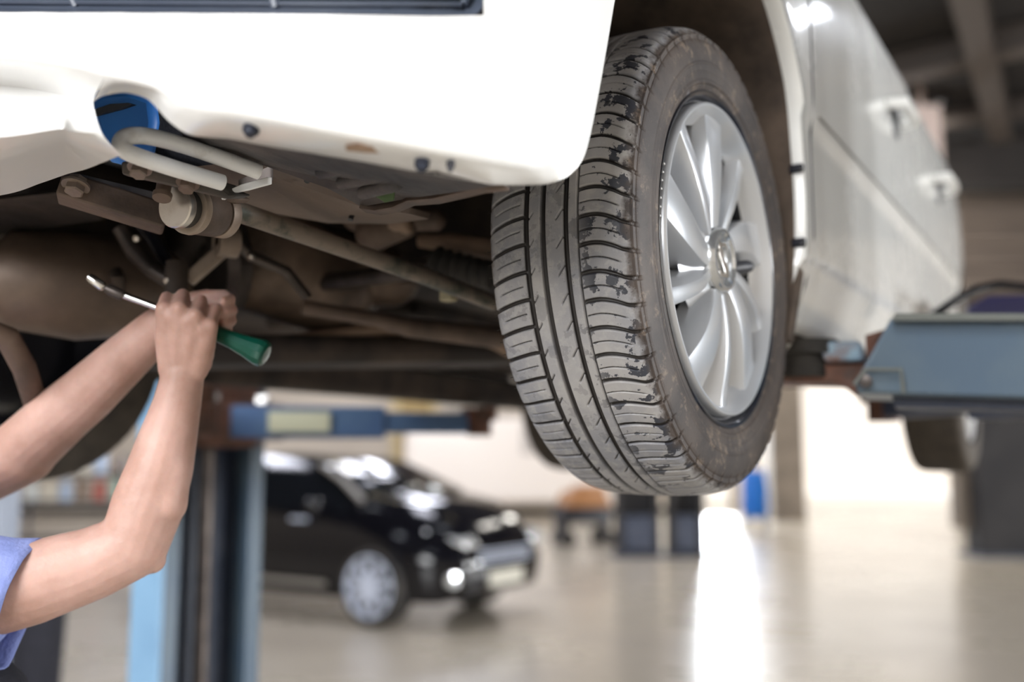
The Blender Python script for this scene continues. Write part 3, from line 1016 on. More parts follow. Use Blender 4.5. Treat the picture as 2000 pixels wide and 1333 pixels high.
# folded-in edge of the bumper around the wheel arch
ed = gr2[-1]
m = M().grid([[p for p in ed], [(p[0] - .035, p[1] - .004, p[2] + .002) for p in ed]])
cobj('arch_return', m, BUMP, bumper)
# lower grille: return lip and recessed dark panel with mouldings
lips, pan, mo = [], [], M()
for px in np.linspace(-800, 905, 64):
    y = float(np.interp(px, [-800, 0, 500, 905], [20, 23, 27, 33]))
    lips.append([onnose(px, y + 1, 0), onnose(px, y - 5, .020)])
    pan.append([onnose(px, -260, .060), onnose(px, y - 26, .045), onnose(px, y - 12, .040), onnose(px, y - 5, .020)])
for px, y in ((922, 31), (935, 24), (943, 12), (946, -4), (947, -30), (949, -190)):
    lips.append([onnose(px, y + 1, 0), onnose(px - 8, y - 3, .020)])
    pan.append([onnose(px - 30, -260, .060), onnose(px - 26, min(y - 16, -4), .045), onnose(px - 16, y - 10, .040), onnose(px - 8, y - 3, .020)])
cobj('grille_surround', M().grid(lips), GREYP, bumper)
gp = cobj('lower_grille', M().grid(pan), GREYP, bumper)
for (xa, ya, xb, yb, w_) in ((-800, -16, 905, -12, .004), (-800, 0, 900, 10, .003), (520, -60, 540, 18, .005), (120, -40, 150, 16, .004), (905, 10, 930, -60, .004)):
    P_ = [onnose(xa + (xb - xa) * t, ya + (yb - ya) * t, .040) for t in np.linspace(0, 1, 24)]
    m = M().tube(P_, w_, 8)
    cobj('moulding', m, GREYP, gp)
# bolts, hole and scrape on the bumper underside
def bolt(px, py, off, r, mt, nm='bumper_bolt'):
    p = Vector(onnose(px, py, off)); 
    n = Vector((.25, -.45, -1)).normalized()
    b = cobj(nm, M().lathe(p, n, [(-.004, r * 1.25), (.001, r * 1.25), (.002, r * .8), (.006, r * .75), (.007, r * .4), (.007, 0)], 20), mt, bumper)
    return b
bolt(490, 254, .016, .0058, mat('dark_blue_screw', (.02, .025, .042), .4))
bolt(824, 322, .017, .0052, mat('dark_blue_screw', (.02, .025, .042)))
bolt(880, 323, .010, .0030, BLACKP, 'bumper_hole')
scr = [onnose(x, y, .0085 + max(0, y - 281) * .00072) for x, y in ((676, 283), (700, 279), (722, 285), (748, 286), (750, 299), (720, 298), (697, 296), (678, 294))]
cobj('scrape_mark', M().prism([Vector(p) + Vector((.0, -.0012, -.0008)) for p in scr], (0, .0012, .0008)), mat('scraped_brown_primer', (.30, .20, .14), .8, col2=(.42, .30, .22), scale=60), bumper)

# tow hook opening: blue foam behind, black sheet for the shade inside, slot
m = M()
bl = [(168, 205), (185, 172), (245, 165), (305, 185), (312, 240), (300, 320), (215, 325), (180, 262)]
m.prism([L(x, y, 1.06) for x, y in bl], L(300, 200, 1.12) - L(300, 200, 1.06))
foam = cobj('blue_foam_block', m, BLUEP, bumper, bevel=.012)
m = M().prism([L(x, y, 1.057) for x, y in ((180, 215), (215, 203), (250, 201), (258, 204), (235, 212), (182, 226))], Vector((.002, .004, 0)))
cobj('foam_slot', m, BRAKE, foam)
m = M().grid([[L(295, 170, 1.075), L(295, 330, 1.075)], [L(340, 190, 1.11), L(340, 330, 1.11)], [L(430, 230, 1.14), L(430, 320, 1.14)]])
cobj('opening_shade', m, CLOTHD, bumper)  # black sheet standing in for the shaded interior

# ---- white fenders and doors: side skin, v as a function of u and z
def sidev(u, z):
    b = .866 - .055 * max(0, (1.80 - z) / .16)**2 - .30 * max(0, z - 2.20)**2
    b -= .010 * max(0, 1.0 - abs(z - 2.06) / .03) * 0
    b -= .03 * max(0, (u - 1.5) / 1.4)**2 + .10 * max(0, (u - 2.3) / .8)**2
    b -= .02 * max(0, (-u - .1) / .4)**2
    if z < 2.025: b -= .007 * min(1, (2.025 - z) / .016)
    if z < 1.775: b -= .010 * min(1, (1.775 - z) / .01)
    return b
ARCH = [(.235, 1.60), (.275, 1.68), (.318, 1.76), (.331, 1.86), (.323, 1.95), (.292, 2.067), (.187, 2.165), (.05, 2.215), (-.1, 2.205), (-.23, 2.14), (-.31, 2.05), (-.355, 1.95)]
AS = smoothline(ARCH, 6)
ctr = np.array([0, 1.80])
rows = []
for p in AS:
    d = p - ctr; ln = np.linalg.norm(d); d = d / ln
    # reach to the fender outline
    def reach():
        best = 9
        if d[0] > 0: best = min(best, (.392 - p[0]) / d[0])
        if d[0] < 0: best = min(best, (-.372 - p[0]) / d[0])
        if d[1] > 0: best = min(best, (2.62 - p[1]) / d[1])
        if d[1] < 0: best = min(best, (1.55 - p[1]) / d[1])
        return max(best, .004)
    R_ = reach()
    row = [(sidev(*p) - .028, p[0] + d[0] * .002, p[1] + d[1] * .002), (sidev(*p) - .004, p[0], p[1]), (sidev(*p) + .005, p[0] + d[0] * min(.004, R_ * .1), p[1] + d[1] * min(.004, R_ * .1))]
    for t in (.04, .09, .16, .25, .4, .6, .8, 1.0):
        q = p + d * R_ * t
        row.append((sidev(*q) + (.006 * max(0, 1 - t * R_ / .035)), q[0], q[1]))
    rows.append(row)
cobj('front_wing', M().grid(rows), PAINT, smooth=45)


def panel(name, u0, u1, z0, z1, nu=24, nz=44, cut=None, dv=0.0, sgn=1):
    rows = []
    for i in range(nu + 1):
        u = u0 + (u1 - u0) * i / nu
        rows.append([(sgn * (sidev(u, z0 + (z1 - z0) * k / nz) + dv), u, z0 + (z1 - z0) * k / nz) for k in range(nz + 1)])
    for r_ in (rows[0], rows[-1]):
        pass
    first = [(sgn * (abs(p[0]) - .018), p[1], p[2]) for p in rows[0]]
    last = [(sgn * (abs(p[0]) - .018), p[1], p[2]) for p in rows[-1]]
    return cobj(name, M().grid([first] + rows + [last], skip=cut), PAINT, smooth=40)


fd = panel('front_door', .398, 1.47, 1.64, 2.44)
rd = panel('rear_door', 1.476, 2.25, 1.64, 2.42)
m = M()
rows = []
for i in range(41):
    u = 2.256 + (3.2 - 2.256) * i / 40
    zb = 1.64
    du = u - 2.571
    if abs(du) < .37: zb = 1.75 + math.sqrt(.37**2 - du * du) + .02
    rows.append([(sidev(u, zb + (2.42 - zb) * k / 24), u, zb + (2.42 - zb) * k / 24) for k in range(25)])
cobj('rear_wing', M().grid(rows), PAINT)
for sg, nm in ((-1, 'far_side_panel'),):
    rows = []
    for i in range(80):
        u = -.36 + (3.2 + .36) * i / 79
        zb = 1.66
        for uc in (0, 2.571):
            if abs(u - uc) < .37: zb = max(zb, 1.75 + math.sqrt(.37**2 - (u - uc)**2) + .02)
        rows.append([(-sidev(u, zb + (2.42 - zb) * k / 12), u, zb + (2.42 - zb) * k / 12) for k in range(13)])
    cobj(nm, M().grid(rows), PAINT)
# greenhouse, bonnet and tail close the body
m = M()
ho = [[(v, -.70 + .10 * abs(v) ** 2, 2.30), (v * .97, -.3, 2.46), (v * .95, .25, 2.52)] for v in np.linspace(-.84, .84, 15)]
m.grid(ho)
cobj('bonnet', m, PAINT)
m = M()
cab = []
for (u, z, w_) in ((.25, 2.52, .78), (.75, 2.86, .60), (1.2, 2.93, .57), (2.2, 2.92, .56), (2.95, 2.80, .55), (3.15, 2.42, .74)):
    cab.append([(-sidev(u, 2.40), u, 2.42), (-w_, u, z), (-w_ * .5, u, z + .02), (0, u, z + .03), (w_ * .5, u, z + .02), (w_, u, z), (sidev(u, 2.40) - .008, u, 2.42)])
m.grid(cab)
cobj('roof_and_windows', m, GLASSD, smooth=30)
m = M()
m.grid([[(sidev(3.2, z) * k / 8, 3.2 + .12 * (1 - (k / 8)**2), z) for z in (1.78, 1.9, 2.1, 2.42)] for k in range(-8, 9)])
cobj('rear_bumper', m, PAINT)
# door handles and a grey tube standing in for crease shading
def handle(u, z, par):
    m = M().tube([(sidev(u, z) - .002, u, z), (sidev(u, z) + .036, u + .02, z + .002), (sidev(u, z) + .040, u + .10, z), (sidev(u, z) + .034, u + .17, z - .002), (sidev(u, z) - .002, u + .19, z)], [.013, .015, .014, .014, .012], 14)
    h = cobj('door_handle', m, PAINT, par)
    cobj('handle_recess', M().lathe((sidev(u, z) - .006, u + .10, z - .01), (1, 0, 0), [(0, .05), (.008, .048), (.008, 0)], 20), BLACKP, h)
handle(1.08, 2.270, fd)
handle(1.77, 2.262, rd)
m = M()
for (z_, du) in ((2.040, 0),):
    m.tube([(sidev(u, z_) + .002, u, z_) for u in np.linspace(.42, 1.46, 12)], .003, 8)
cobj('crease_shade', m, mat('crease_shade_grey', (.30, .29, .27), .6), fd)  # grey tube drawn as the shade line of the body crease
m = M().tube([(sidev(u, 2.040) + .002, u, 2.040) for u in np.linspace(1.49, 2.24, 8)], .003, 8)
cobj('crease_shade', m, mat('crease_shade_grey', (.30, .29, .27), .6), rd)
m = M().tube([(sidev(.39, z), .3945, z) for z in np.linspace(1.66, 2.4, 10)], .0022, 6)
cobj('door_seal', m, BLACKP, fd)

# ---- wheel arch liner
rows = []
for vv, g in ((.845, 0), (.80, .0), (.62, .01), (.50, .0)):
    rows.append([(vv, ctr[0] + (p[0] - ctr[0]) * (1.0 + g), ctr[1] + (p[1] - ctr[1]) * (1.0 + g)) for p in AS])
m = M().grid(rows)
m.add([(.50, p[0], p[1]) for p in AS] + [(.50, 0, 1.95)], [(i, i + 1, len(AS)) for i in range(len(AS) - 1)])
liner = cobj('wheel_arch_liner', m, LINER, smooth=60)
for (u_, z_) in ((.329, 1.925), (.326, 1.80)):
    cobj('liner_clip', M().box((.852, u_ - .002, z_), (.024, .010, .016)), BRAKE, liner, bevel=.004)
for k in range(3):
    m = M().tube([(.52, .32, 1.75 + .1 * k), (.66, .338, 1.80 + .1 * k), (.80, .33, 1.86 + .1 * k)], .012, 8)
    cobj('liner_rib', m, LINER, liner)
m = M().prism([(.60, .262, 1.635), (.85, .262, 1.635), (.855, .325, 1.76), (.60, .325, 1.76)], (0, .02, -.006))
cobj('mud_guard', m, LINER, liner, bevel=.004)
# suspension seen in the arch
m = M().tube([(.58, .02, 1.74), (.55, .03, 2.15)], .03, 16); m.tube([(.575, .02, 1.85), (.57, .02, 1.98)], .055, 16)
cobj('damper_strut', m, STEELD)
m = M().lathe((.62, 0, HZW), (1, 0, 0), [(0, .04), (0, .13), (.02, .13), (.02, .06), (.06, .06), (.06, 0)], 32)
cobj('brake_disc', m, STEELD)

# ---- underbody
def U(name, m, mt, par=None, **k): return cobj(name, m, mt, par, **k)


def pl(pts, d, th=.01):
    """polygon plate; pts (px, py, depth)"""
    P = [L(*q) for q in pts]
    return M().prism(P, (0, .002, th))


# splash shield under the bumper lip with ribs, turned edge and the caught leaf
sh = [(345, 246, 1.02), (530, 286, .955), (850, 342, .86), (975, 362, .90), (900, 374, .98), (800, 388, 1.05), (706, 404, 1.09), (640, 368, 1.09), (560, 325, 1.11), (500, 318, 1.12), (372, 290, 1.09)]
shield = U('splash_shield', pl(sh, 0, .004), SHIELD)
P_ = [L(*q) for q in ((985, 361, .93), (940, 366, .95), (900, 376, .98), (850, 388, 1.02), (800, 392, 1.05), (770, 405, 1.07), (735, 411, 1.085), (706, 406, 1.09))]
m = M().grid([[p + Vector((0, 0, .010)) for p in P_], [p + Vector((0, -.004, -.001)) for p in P_], [p + Vector((0, .008, -.004)) for p in P_]])
U('turned_edge', m, DIRT2, shield, thick=.003)
for a_, b_ in (((632, 338, 1.06), (700, 322, 1.02)), ((672, 358, 1.065), (742, 340, 1.02)), ((712, 377, 1.065), (775, 358, 1.02))):
    p, q = L(*a_) + Vector((.008, -.012, -.004)), L(*b_) + Vector((.008, -.012, -.004))
    U('shield_rib', M().capsule(p, q, .007, .009, 12), SHIELD, shield)
m = pl([(722, 380, 1.04), (742, 378, 1.04), (770, 370, 1.03), (768, 392, 1.035), (752, 396, 1.04), (740, 388, 1.04)], 0, .002)
U('stuck_leaf', m, LEAF, shield)
# taupe undertray
tr = [(372, 290, 1.16), (450, 318, 1.17), (565, 322, 1.18), (640, 365, 1.19), (710, 405, 1.20), (800, 418, 1.23), (838, 428, 1.30), (760, 438, 1.36), (640, 436, 1.36), (520, 415, 1.34), (455, 400, 1.30), (400, 370, 1.24)]
tray = U('undertray', pl(tr, 0, .008), TAUPE, smooth=0)
for px, py in ((601, 350), (686, 425)):
    U('tray_hole', M().lathe(L(px, py, 1.175 if py < 400 else 1.275), (0, -.5, -1), [(-.004, .0035), (.004, .0035), (.0041, 0)], 12), BRAKE, tray)
# tow hook loop with its end plate
hk = [(506, 336, 1.10), (440, 312, 1.075), (370, 288, 1.05), (315, 272, 1.03), (275, 265, 1.015), (247, 268, 1.005), (236, 279, 1.00), (240, 291, 1.00), (262, 303, 1.01), (330, 326, 1.03), (380, 341, 1.05), (434, 357, 1.075)]
hp = smoothline([tuple(L(*q)) for q in hk], 5)
hook = U('tow_hook', M().tube([tuple(p) for p in hp], .0088, 18), WHITEROD, smooth=80)
pts = [(430, 378, 1.095), (470, 360, 1.10), (524, 345, 1.11), (524, 360, 1.11), (480, 372, 1.10), (448, 379, 1.095), (432, 391, 1.09)]
U('hook_plate', M().prism([L(*q) for q in pts], (0, .006, .001)), WHITEROD, hook, bevel=.001)
U('hook_flange', M().prism([L(*q) for q in ((466, 352, 1.12), (526, 325, 1.14), (526, 350, 1.14), (466, 366, 1.12))], (0, .006, 0)), STEELD, hook)
# bracket bar with two bolts
def bar(name, a, b, w, h, mt, par=None, bev=.003):
    return U(name, M().beam(L(*a), L(*b), w, h), mt, par, bevel=bev)
br = U('hook_bracket', M().prism([L(*q) for q in ((234, 314, 1.055), (300, 322, 1.06), (430, 362, 1.085), (445, 376, 1.09), (463, 382, 1.09), (440, 390, 1.09), (330, 364, 1.07), (236, 343, 1.055))], (0, .025, .006)), mat('grimy_dark_steel', (.06, .055, .052), .5, metal=.4, col2=(.14, .115, .10), scale=12), bevel=.003)
def hexbolt(px, py, d, r, mt, par, nrm=(.15, -.35, -1)):
    p = L(px, py, d)
    b = U('hex_bolt', M().lathe(p, nrm, [(-.012, r * .9), (-.003, r * .9), (.006, r * .95), (.008, r * .8), (.008, 0)], 6).lathe(p, nrm, [(-.004, r * 1.3), (-.001, r * 1.3), (-.001, r * .5)], 20), mt, par, smooth=20)
    return b
hexbolt(272, 332, 1.045, .0098, DIRT3, br)
hexbolt(366, 361, 1.062, .0095, DIRT2, br)
# cross member bar at the left
cm = bar('cross_rail', (118, 366, 1.16), (325, 430, 1.20), .05, .030, DIRT2)
hexbolt(147, 366, 1.135, .012, DIRT3, cm)
U('rail_side', M().beam(L(120, 352, 1.17), L(320, 400, 1.21), .02, .02), SHIELD, cm)
# rubber bushing: silver cap, rings, clamp
c0, ax = L(345, 405, 1.11), (L(460, 425, 1.20) - L(345, 405, 1.11)).normalized()
bs = U('bushing', M().lathe(c0, ax, [(-.004, 0), (-.004, .0222), (-.0025, .0236), (.004, .0240), (.006, .0235)], 40), CAPST)
U('rubber_ring', M().lathe(c0 + ax * .006, ax, [(0, .017), (0, .0215), (.012, .0215), (.012, .017)], 36), RUBBER, bs)
U('steel_ring', M().lathe(c0 + ax * .017, ax, [(0, .018), (0, .0285), (.006, .0290), (.010, .028), (.010, .018)], 36), DIRT3, bs)
U('clamp_shell', M().lathe(c0 + ax * .026, ax, [(0, .02), (0, .0265), (.004, .0275), (.034, .0275), (.038, .025), (.038, .02)], 36), DIRT2, bs)
U('end_ring', M().lathe(c0 + ax * .066, ax, [(0, .018), (0, .026), (.004, .0275), (.012, .0275), (.014, .024), (.014, .014)], 36), DIRT3, bs)
U('clamp_ear', M().prism([L(*q) for q in ((395, 372, 1.14), (440, 376, 1.15), (468, 388, 1.15), (455, 396, 1.15), (430, 396, 1.15), (420, 408, 1.15), (398, 400, 1.14))], (0, .022, .004)), DIRT2, bs, bevel=.003)
U('bush_bolt', M().lathe(L(318, 376, 1.09), (.2, -.3, -1), [(-.02, .008), (.002, .008), (.002, .0105), (.008, .0100), (.009, 0)], 18), DIRT2, bs)
# long torsion rod
rod = U('stabiliser_rod', M().tube([L(448, 408, 1.19), L(560, 446, 1.26), L(700, 495, 1.34), L(830, 540, 1.42), L(965, 592, 1.50)], [.0125, .0130, .0120, .0125, .0120], 20), mat('rod_dusty_steel', (.20, .165, .135), .5, metal=.2, col2=(.07, .075, .06), scale=22, lo=.48, hi=.6, bump=.2), smooth=80)

# the big pieces further in: every one at its own distance
def blob(name, pts, r, mt, par=None, seg=20, **k):
    return U(name, M().tube([L(*p) for p in pts], r, seg), mt, par, smooth=60, **k)
floor_pan = U('floor_pan', M().box((0, 1.62, 1.80), (1.60, 2.9, .05)), DIRT)
U('bay_roof', M().box((0, -.22, 2.14), (1.0, .95, .04)), DIRT)
U('bulkhead', M().box((0, .20, 1.96), (1.3, .05, .34)), DIRT)
m = M()
for vv in (-.76, .76):
    m.box((vv, 1.42, 1.70), (.10, 2.1, .11))
U('sill_beam', m, DIRT, bevel=.02)
for vv in (-.32, .0, .36):
    U('floor_rib', M().box((vv, 1.6, 1.765), (.11, 2.5, .045)), DIRT, floor_pan, bevel=.015)
U('rear_axle_beam', M().tube([(-.68, 2.50, 1.735), (-.4, 2.42, 1.76), (.4, 2.42, 1.76), (.68, 2.50, 1.735)], .045, 14), DIRT2)
# silencer at the left
sil = blob('silencer', [(-20, 545, 1.50), (15, 545, 1.50), (150, 560, 1.56), (290, 560, 1.62), (340, 560, 1.66)], [.045, .075, .085, .080, .05], mat('brown_heat_shield', (.17, .12, .088), .5, metal=.35, col2=(.09, .065, .05), scale=5, bump=.3, bscale=14), seg=32)
blob('silencer_strap', [(210, 478, 1.60), (230, 545, 1.50), (240, 640, 1.58)], [.010] * 3, DIRT, sil)
blob('exhaust_pipe', [(-40, 640, 1.30), (15, 660, 1.32), (48, 720, 1.36), (70, 790, 1.42), (150, 800, 1.6)], [.016] * 5, DIRT2)
U('engine_sump', M().box(L(90, 440, 1.75), (.42, .30, .16)), DIRT, bevel=.03)
U('gearbox', M().capsule(L(520, 500, 1.80), L(640, 560, 1.86), .11, .09, 24).capsule(L(600, 520, 1.85), L(760, 540, 1.9), .08, .06, 20), mat('gearbox_alloy_dirt', (.19, .135, .10), .55, metal=.3, col2=(.07, .05, .038), scale=9, bump=.5, bscale=18), smooth=60)
U('cross_member', M().beam(L(250, 690, 1.7), L(1000, 690, 2.05), .20, .05), DIRT, bevel=.02)
blob('brown_link_bar', [(520, 672, 1.75), (640, 660, 1.80), (760, 640, 1.85), (905, 650, 1.9), (1010, 690, 1.95)], [.013, .015, .016, .013, .016], mat('link_bar_dust', (.32, .22, .155), .55, col2=(.2, .14, .1), scale=8))
blob('subframe_tube', [(590, 600, 1.62), (740, 625, 1.66), (800, 640, 1.7), (980, 660, 1.74)], [.012, .013, .017, .02], DIRT2)
blob('control_arm', [(820, 470, 1.72), (880, 474, 1.70), (960, 486, 1.66), (1040, 505, 1.62)], [.012, .016, .018, .02], mat('link_bar_dust', (.32, .22, .155)))
U('steering_rack', M().capsule(L(700, 420, 1.62), L(850, 430, 1.60), .028, .018, 16).capsule(L(730, 455, 1.60), L(790, 440, 1.60), .03, .022, 16), DIRT2, smooth=60)
blob('gaiter', [(760, 430, 1.54), (775, 432, 1.54), (790, 438, 1.54), (800, 455, 1.54)], [.012, .017, .015, .006], mat('link_bar_dust', (.32, .22, .155)))
m = M()
pth = [L(846, 520, 1.66), L(960, 540, 1.62)]
for k in range(6):
    p = pth[0].lerp(pth[1], k / 6); q = pth[0].lerp(pth[1], (k + .5) / 6); q2 = pth[0].lerp(pth[1], (k + 1) / 6)
    m.tube([p, q, q2], [.026 - .001 * k, .036 - .002 * k, .026 - .001 * k], 18)
U('drive_shaft_boot', m, RUBBER)
blob('drive_shaft', [(560, 560, 1.80), (700, 545, 1.74), (850, 520, 1.66)], [.016] * 3, STEELD)
U('hose_clip', M().box(L(876, 575, 1.50), (.022, .02, .022)), mat('pale_dusty_tab', (.40, .36, .24), .7), bevel=.003)
# forked mount above the hands
fk = U('engine_mount', M().beam(L(368, 548, 1.44), L(436, 488, 1.46), .030, .020), DIRT3, bevel=.004)
U('mount_eye', M().lathe(L(443, 474, 1.45), (.4, .9, 0), [(-.015, .008), (-.015, .022), (.015, .022), (.015, .008)], 20), DIRT3, fk)
U('mount_hub', M().lathe(L(344, 552, 1.42), (0, 0, 1), [(-.03, .0), (-.03, .016), (.02, .016), (.03, .015), (.03, 0)], 20), DIRT, fk)
blob('mount_arm', [(235, 445, 1.46), (262, 490, 1.46), (300, 528, 1.45), (335, 550, 1.44)], [.012, .014, .013, .012], STEELD, fk)
blob('mount_arm', [(270, 430, 1.50), (300, 470, 1.50), (330, 520, 1.48), (350, 548, 1.46)], [.010, .011, .010, .010], BRAKE, fk)
blob('mount_cable', [(450, 460, 1.45), (490, 500, 1.48), (560, 530, 1.52), (600, 580, 1.55)], [.008] * 4, STEELD, fk)
U('dark_fan_housing', M().lathe(L(390, 500, 1.66), (-.2, -.9, -.25), [(-.03, .11), (.0, .12), (.01, .10), (-.01, .02), (.0, 0)], 28), STEELD)
for px, py, d in ((267, 466, 1.44), (490, 503, 1.47), (327, 549, 1.41)):
    U('small_nut', M().lathe(L(px, py, d), (.2, -.8, -.3), [(-.004, .005), (.003, .005), (.004, 0)], 6), CAPST, fk)
U('belt_cover', M().prism([L(*q) for q in ((-60, 395, 1.35), (120, 375, 1.30), (200, 430, 1.45), (60, 450, 1.5), (-60, 470, 1.5))], (0, .02, .01)), DIRT, bevel=.004)

# ================================================================== two-post lift holding the car
def wpl(v, u, z): return c2w(v, u, z)


def lift_post(v, u, label, side):
    base = wpl(v, u, 0)
    r = empty('lift_post', base, -AL, label, 'car lift', 'posts of the car lift')
    # local frame: x = v, y = u; the open side faces the car
    s = side      # +1 when the post stands at the right, -1 at the left
    q = lambda m, n, mt, **k: obj(n, m, mt, r, **k)
    # outer channel
    m = M(); m.box((s * .06, 0, 1.45), (.02, .42, 2.9)); m.box((0, .21, 1.45), (.14, .03, 2.9)); m.box((-s * .065, .185, 1.45), (.012, .05, 2.9)); m.box((-s * .065, -.185, 1.45), (.012, .05, 2.9))
    q(m, 'column', LIFTG)
    q(M().box((0, -.21, 1.45), (.14, .03, 2.9)), 'side_web', LIFTLIT)  # lit flank of the post, light put into the paler enamel
    q(M().box((s * .045, 0, 1.45), (.008, .39, 2.86)), 'inner_shade', LIFTD)  # dark sheet added for the shade inside the channel
    q(M().box((0, 0, .015), (.5, .75, .03)), 'base_plate', LIFTD)
    q(M().box((0, 0, 2.92), (.2, .58, .05)), 'top_plate', LIFTD)
    q(M().tube([(-s * .02, 0, .1), (-s * .02, 0, 2.8)], .028, 12), 'screw_spindle', STEELD)
    q(M().box((.0, -.12, 1.2), (.03, .035, 2.2)), 'guide_rail', LIFTG)
    cr = q(M().box((-s * .06, 0, 1.62), (.16, .26, .26)).box((-s * .13, 0, 1.58), (.14, .40, .13)), 'carriage', RUST if side < 0 else LIFTD, bevel=.01)
    for yy in (-.12, .12):
        obj('pivot_bolt', M().lathe((-s * .16, yy, 1.64), (0, 0, 1), [(0, .03), (.03, .03), (.035, .02), (.035, 0)], 6), CHROME, cr)
    return r, base


def loc_of(v0, u0, v, u, z): return Vector((v - v0, u - u0, z))


# left (far) post
V0, U0 = -1.50, 1.19
pl, _ = lift_post(V0, U0, 'blue lift post standing behind the mechanic forearm', -1)
def arm(root, v0, u0, p0, p1, w, h, zc, mt, name='arm', inner=True, length=.62):
    a, b = loc_of(v0, u0, *p0, zc), loc_of(v0, u0, *p1, zc)
    d = (b - a)
    o = obj(name, M().beam(a, a + d * length, w, h), mt, root, bevel=.008)
    obj('arm_extension', M().beam(a + d * (length - .1), a + d * .95, w * .7, h * .66), mt, o, bevel=.006)
    pad = b
    obj('lift_pad', M().lathe(pad + Vector((0, 0, -h * .4)), (0, 0, 1), [(0, .0), (0, .045), (h * .5, .045), (h * .5, .065), (h * .9, .065), (h * .9, 0)], 20), RUST, o)
    return o
a1 = arm(pl, V0, U0, (-1.36, 1.16), (-.68, 1.72), .13, .11, 1.575, LIFTB)
obj('warning_label', M().beam(loc_of(V0, U0, -1.19, 1.19, 1.575), loc_of(V0, U0, -1.03, 1.32, 1.575), .003, .07), mat('pale_yellow_sticker', (.55, .56, .42), .5), a1)
a2 = arm(pl, V0, U0, (-1.36, 1.0), (-.74, .46), .13, .11, 1.575, RUST)

# right (near) post, off the frame; its front arm reaches in under the sill
V1, U1 = 1.62, .86
pr, _ = lift_post(V1, U1, 'blue lift post at the right outside the frame, carrying the big front arm', 1)


def rl(px, py, d): 
    p = L(px, py, d)
    return Vector((p.x - V1, p.y - U1, p.z))
top, bot = 1.700, 1.555
front = [(1742, 618, 1.72), (1672, 742, 1.70), (1672, 768, 1.70), (2450, 792, 1.70), (2450, 622, 1.70)]
pts = [rl(*q) for q in front]
back = Vector(rl(1800, 600, 1.92)) - Vector(rl(1800, 600, 1.70)); back.z = 0
m = M().prism(pts, back)
arm_r = obj('front_arm', m, LIFTG, pr, bevel=.006)
m = M()
e = [rl(1748, 612, 1.69), rl(2450, 614, 1.68), rl(2450, 626, 1.68), rl(1742, 626, 1.69)]
m.prism(e, Vector((0, 0, 0)) + back * .08)
obj('arm_top_lip', m, mat('olive_dark_lip', (.13, .14, .13), .6), arm_r)
m = M().tube([rl(1668, 752, 1.685), rl(1690, 722, 1.685), rl(1760, 722, 1.685), rl(1764, 768, 1.685)], .0035, 8)
obj('weld_bead', m, mat('olive_dark_lip', (.13, .14, .13)), arm_r)
m = M().prism([rl(1745, 768, 1.74), rl(2450, 800, 1.74), rl(2450, 768, 1.74)], back * .6)
obj('arm_underside', M().prism([rl(1740, 764, 1.75), rl(1748, 795, 1.75), rl(2450, 812, 1.75), rl(2450, 780, 1.75)], back * .55), LIFTD, arm_r)
# extension with the rusty pad assembly
m = M().prism([rl(1700, 705, 1.76), rl(1500, 712, 1.77), rl(1500, 745, 1.77), rl(1640, 748, 1.76), rl(1665, 768, 1.75), rl(1745, 772, 1.75)], back * .6)
ext = obj('arm_extension', m, RUST, arm_r, bevel=.006)
obj('pad_seat', M().prism([rl(1600, 668, 1.74), rl(1680, 665, 1.74), rl(1690, 705, 1.74), rl(1610, 708, 1.74)], back * .5), mat('scuffed_blue_steel', (.25, .36, .46), .4, metal=.3, col2=(.18, .10, .08), scale=30), arm_r, bevel=.006)
c_ = rl(1560, 690, 1.80)
obj('lift_pad', M().lathe(c_ + Vector((0, 0, -.045)), (0, 0, 1), [(0, 0), (0, .05), (.04, .05), (.04, .07), (.065, .07), (.065, 0)], 24), RUBBER, arm_r)
obj('bracket', M().prism([rl(1690, 655, 1.78), rl(1740, 640, 1.78), rl(1742, 700, 1.78), rl(1692, 702, 1.78)], back * .3), RUST, arm_r)
obj('pivot_pin', M().lathe(rl(1690, 745, 1.69), (back * -1), [(-.01, .011), (.006, .011), (.008, 0)], 16), STEELD, arm_r)
# rear arm behind
arm(pr, V1, U1, (1.5, 1.0), (.70, 1.75), .13, .11, 1.60, LIFTD, name='rear_arm')
# black tube and box lying on the arm, behind
hp = [D(1800, 640, 2.3), D(1830, 612, 2.3), D(1870, 585, 2.32), D(1905, 566, 2.34), D(1950, 556, 2.36), D(2010, 562, 2.38), D(2100, 590, 2.4)]
r = tag(obj('rubber_hose', M().tube(hp, .011, 12), BLACKCAR), 'black glossy hose arching above the blue lift arm at the right', 'hose')
m = M().prism([D(1888, 600, 2.5), D(1930, 578, 2.5), D(2120, 574, 2.5), D(2120, 640, 2.5), D(1888, 640, 2.5)], D(1900, 600, 2.7) - D(1900, 600, 2.5))
tag(obj('tool_tray', m, mat('dark_purple_tray', (.02, .018, .06), .35), bevel=.006), 'dark violet tray resting behind the blue lift arm', 'tray')

# ================================================================== the mechanic
def remeshed(name, m, mt, parent, voxel=.004, smooth=4, rep=.5):
    o = obj(name, m, mt, None, smooth=0)
    r = o.modifiers.new('r', 'REMESH'); r.mode = 'VOXEL'; r.voxel_size = voxel
    s = o.modifiers.new('s', 'SMOOTH'); s.factor = rep; s.iterations = smooth
    dg = bpy.context.evaluated_depsgraph_get()
    me = bpy.data.meshes.new_from_object(o.evaluated_get(dg))
    me.name = name
    old = o.data
    o.modifiers.clear()
    o.data = me
    for p in me.polygons: p.use_smooth = True
    bpy.data.meshes.remove(old)
    if parent: 
        o.parent = parent
        o.matrix_parent_inverse = parent.matrix_world.inverted()
    return o


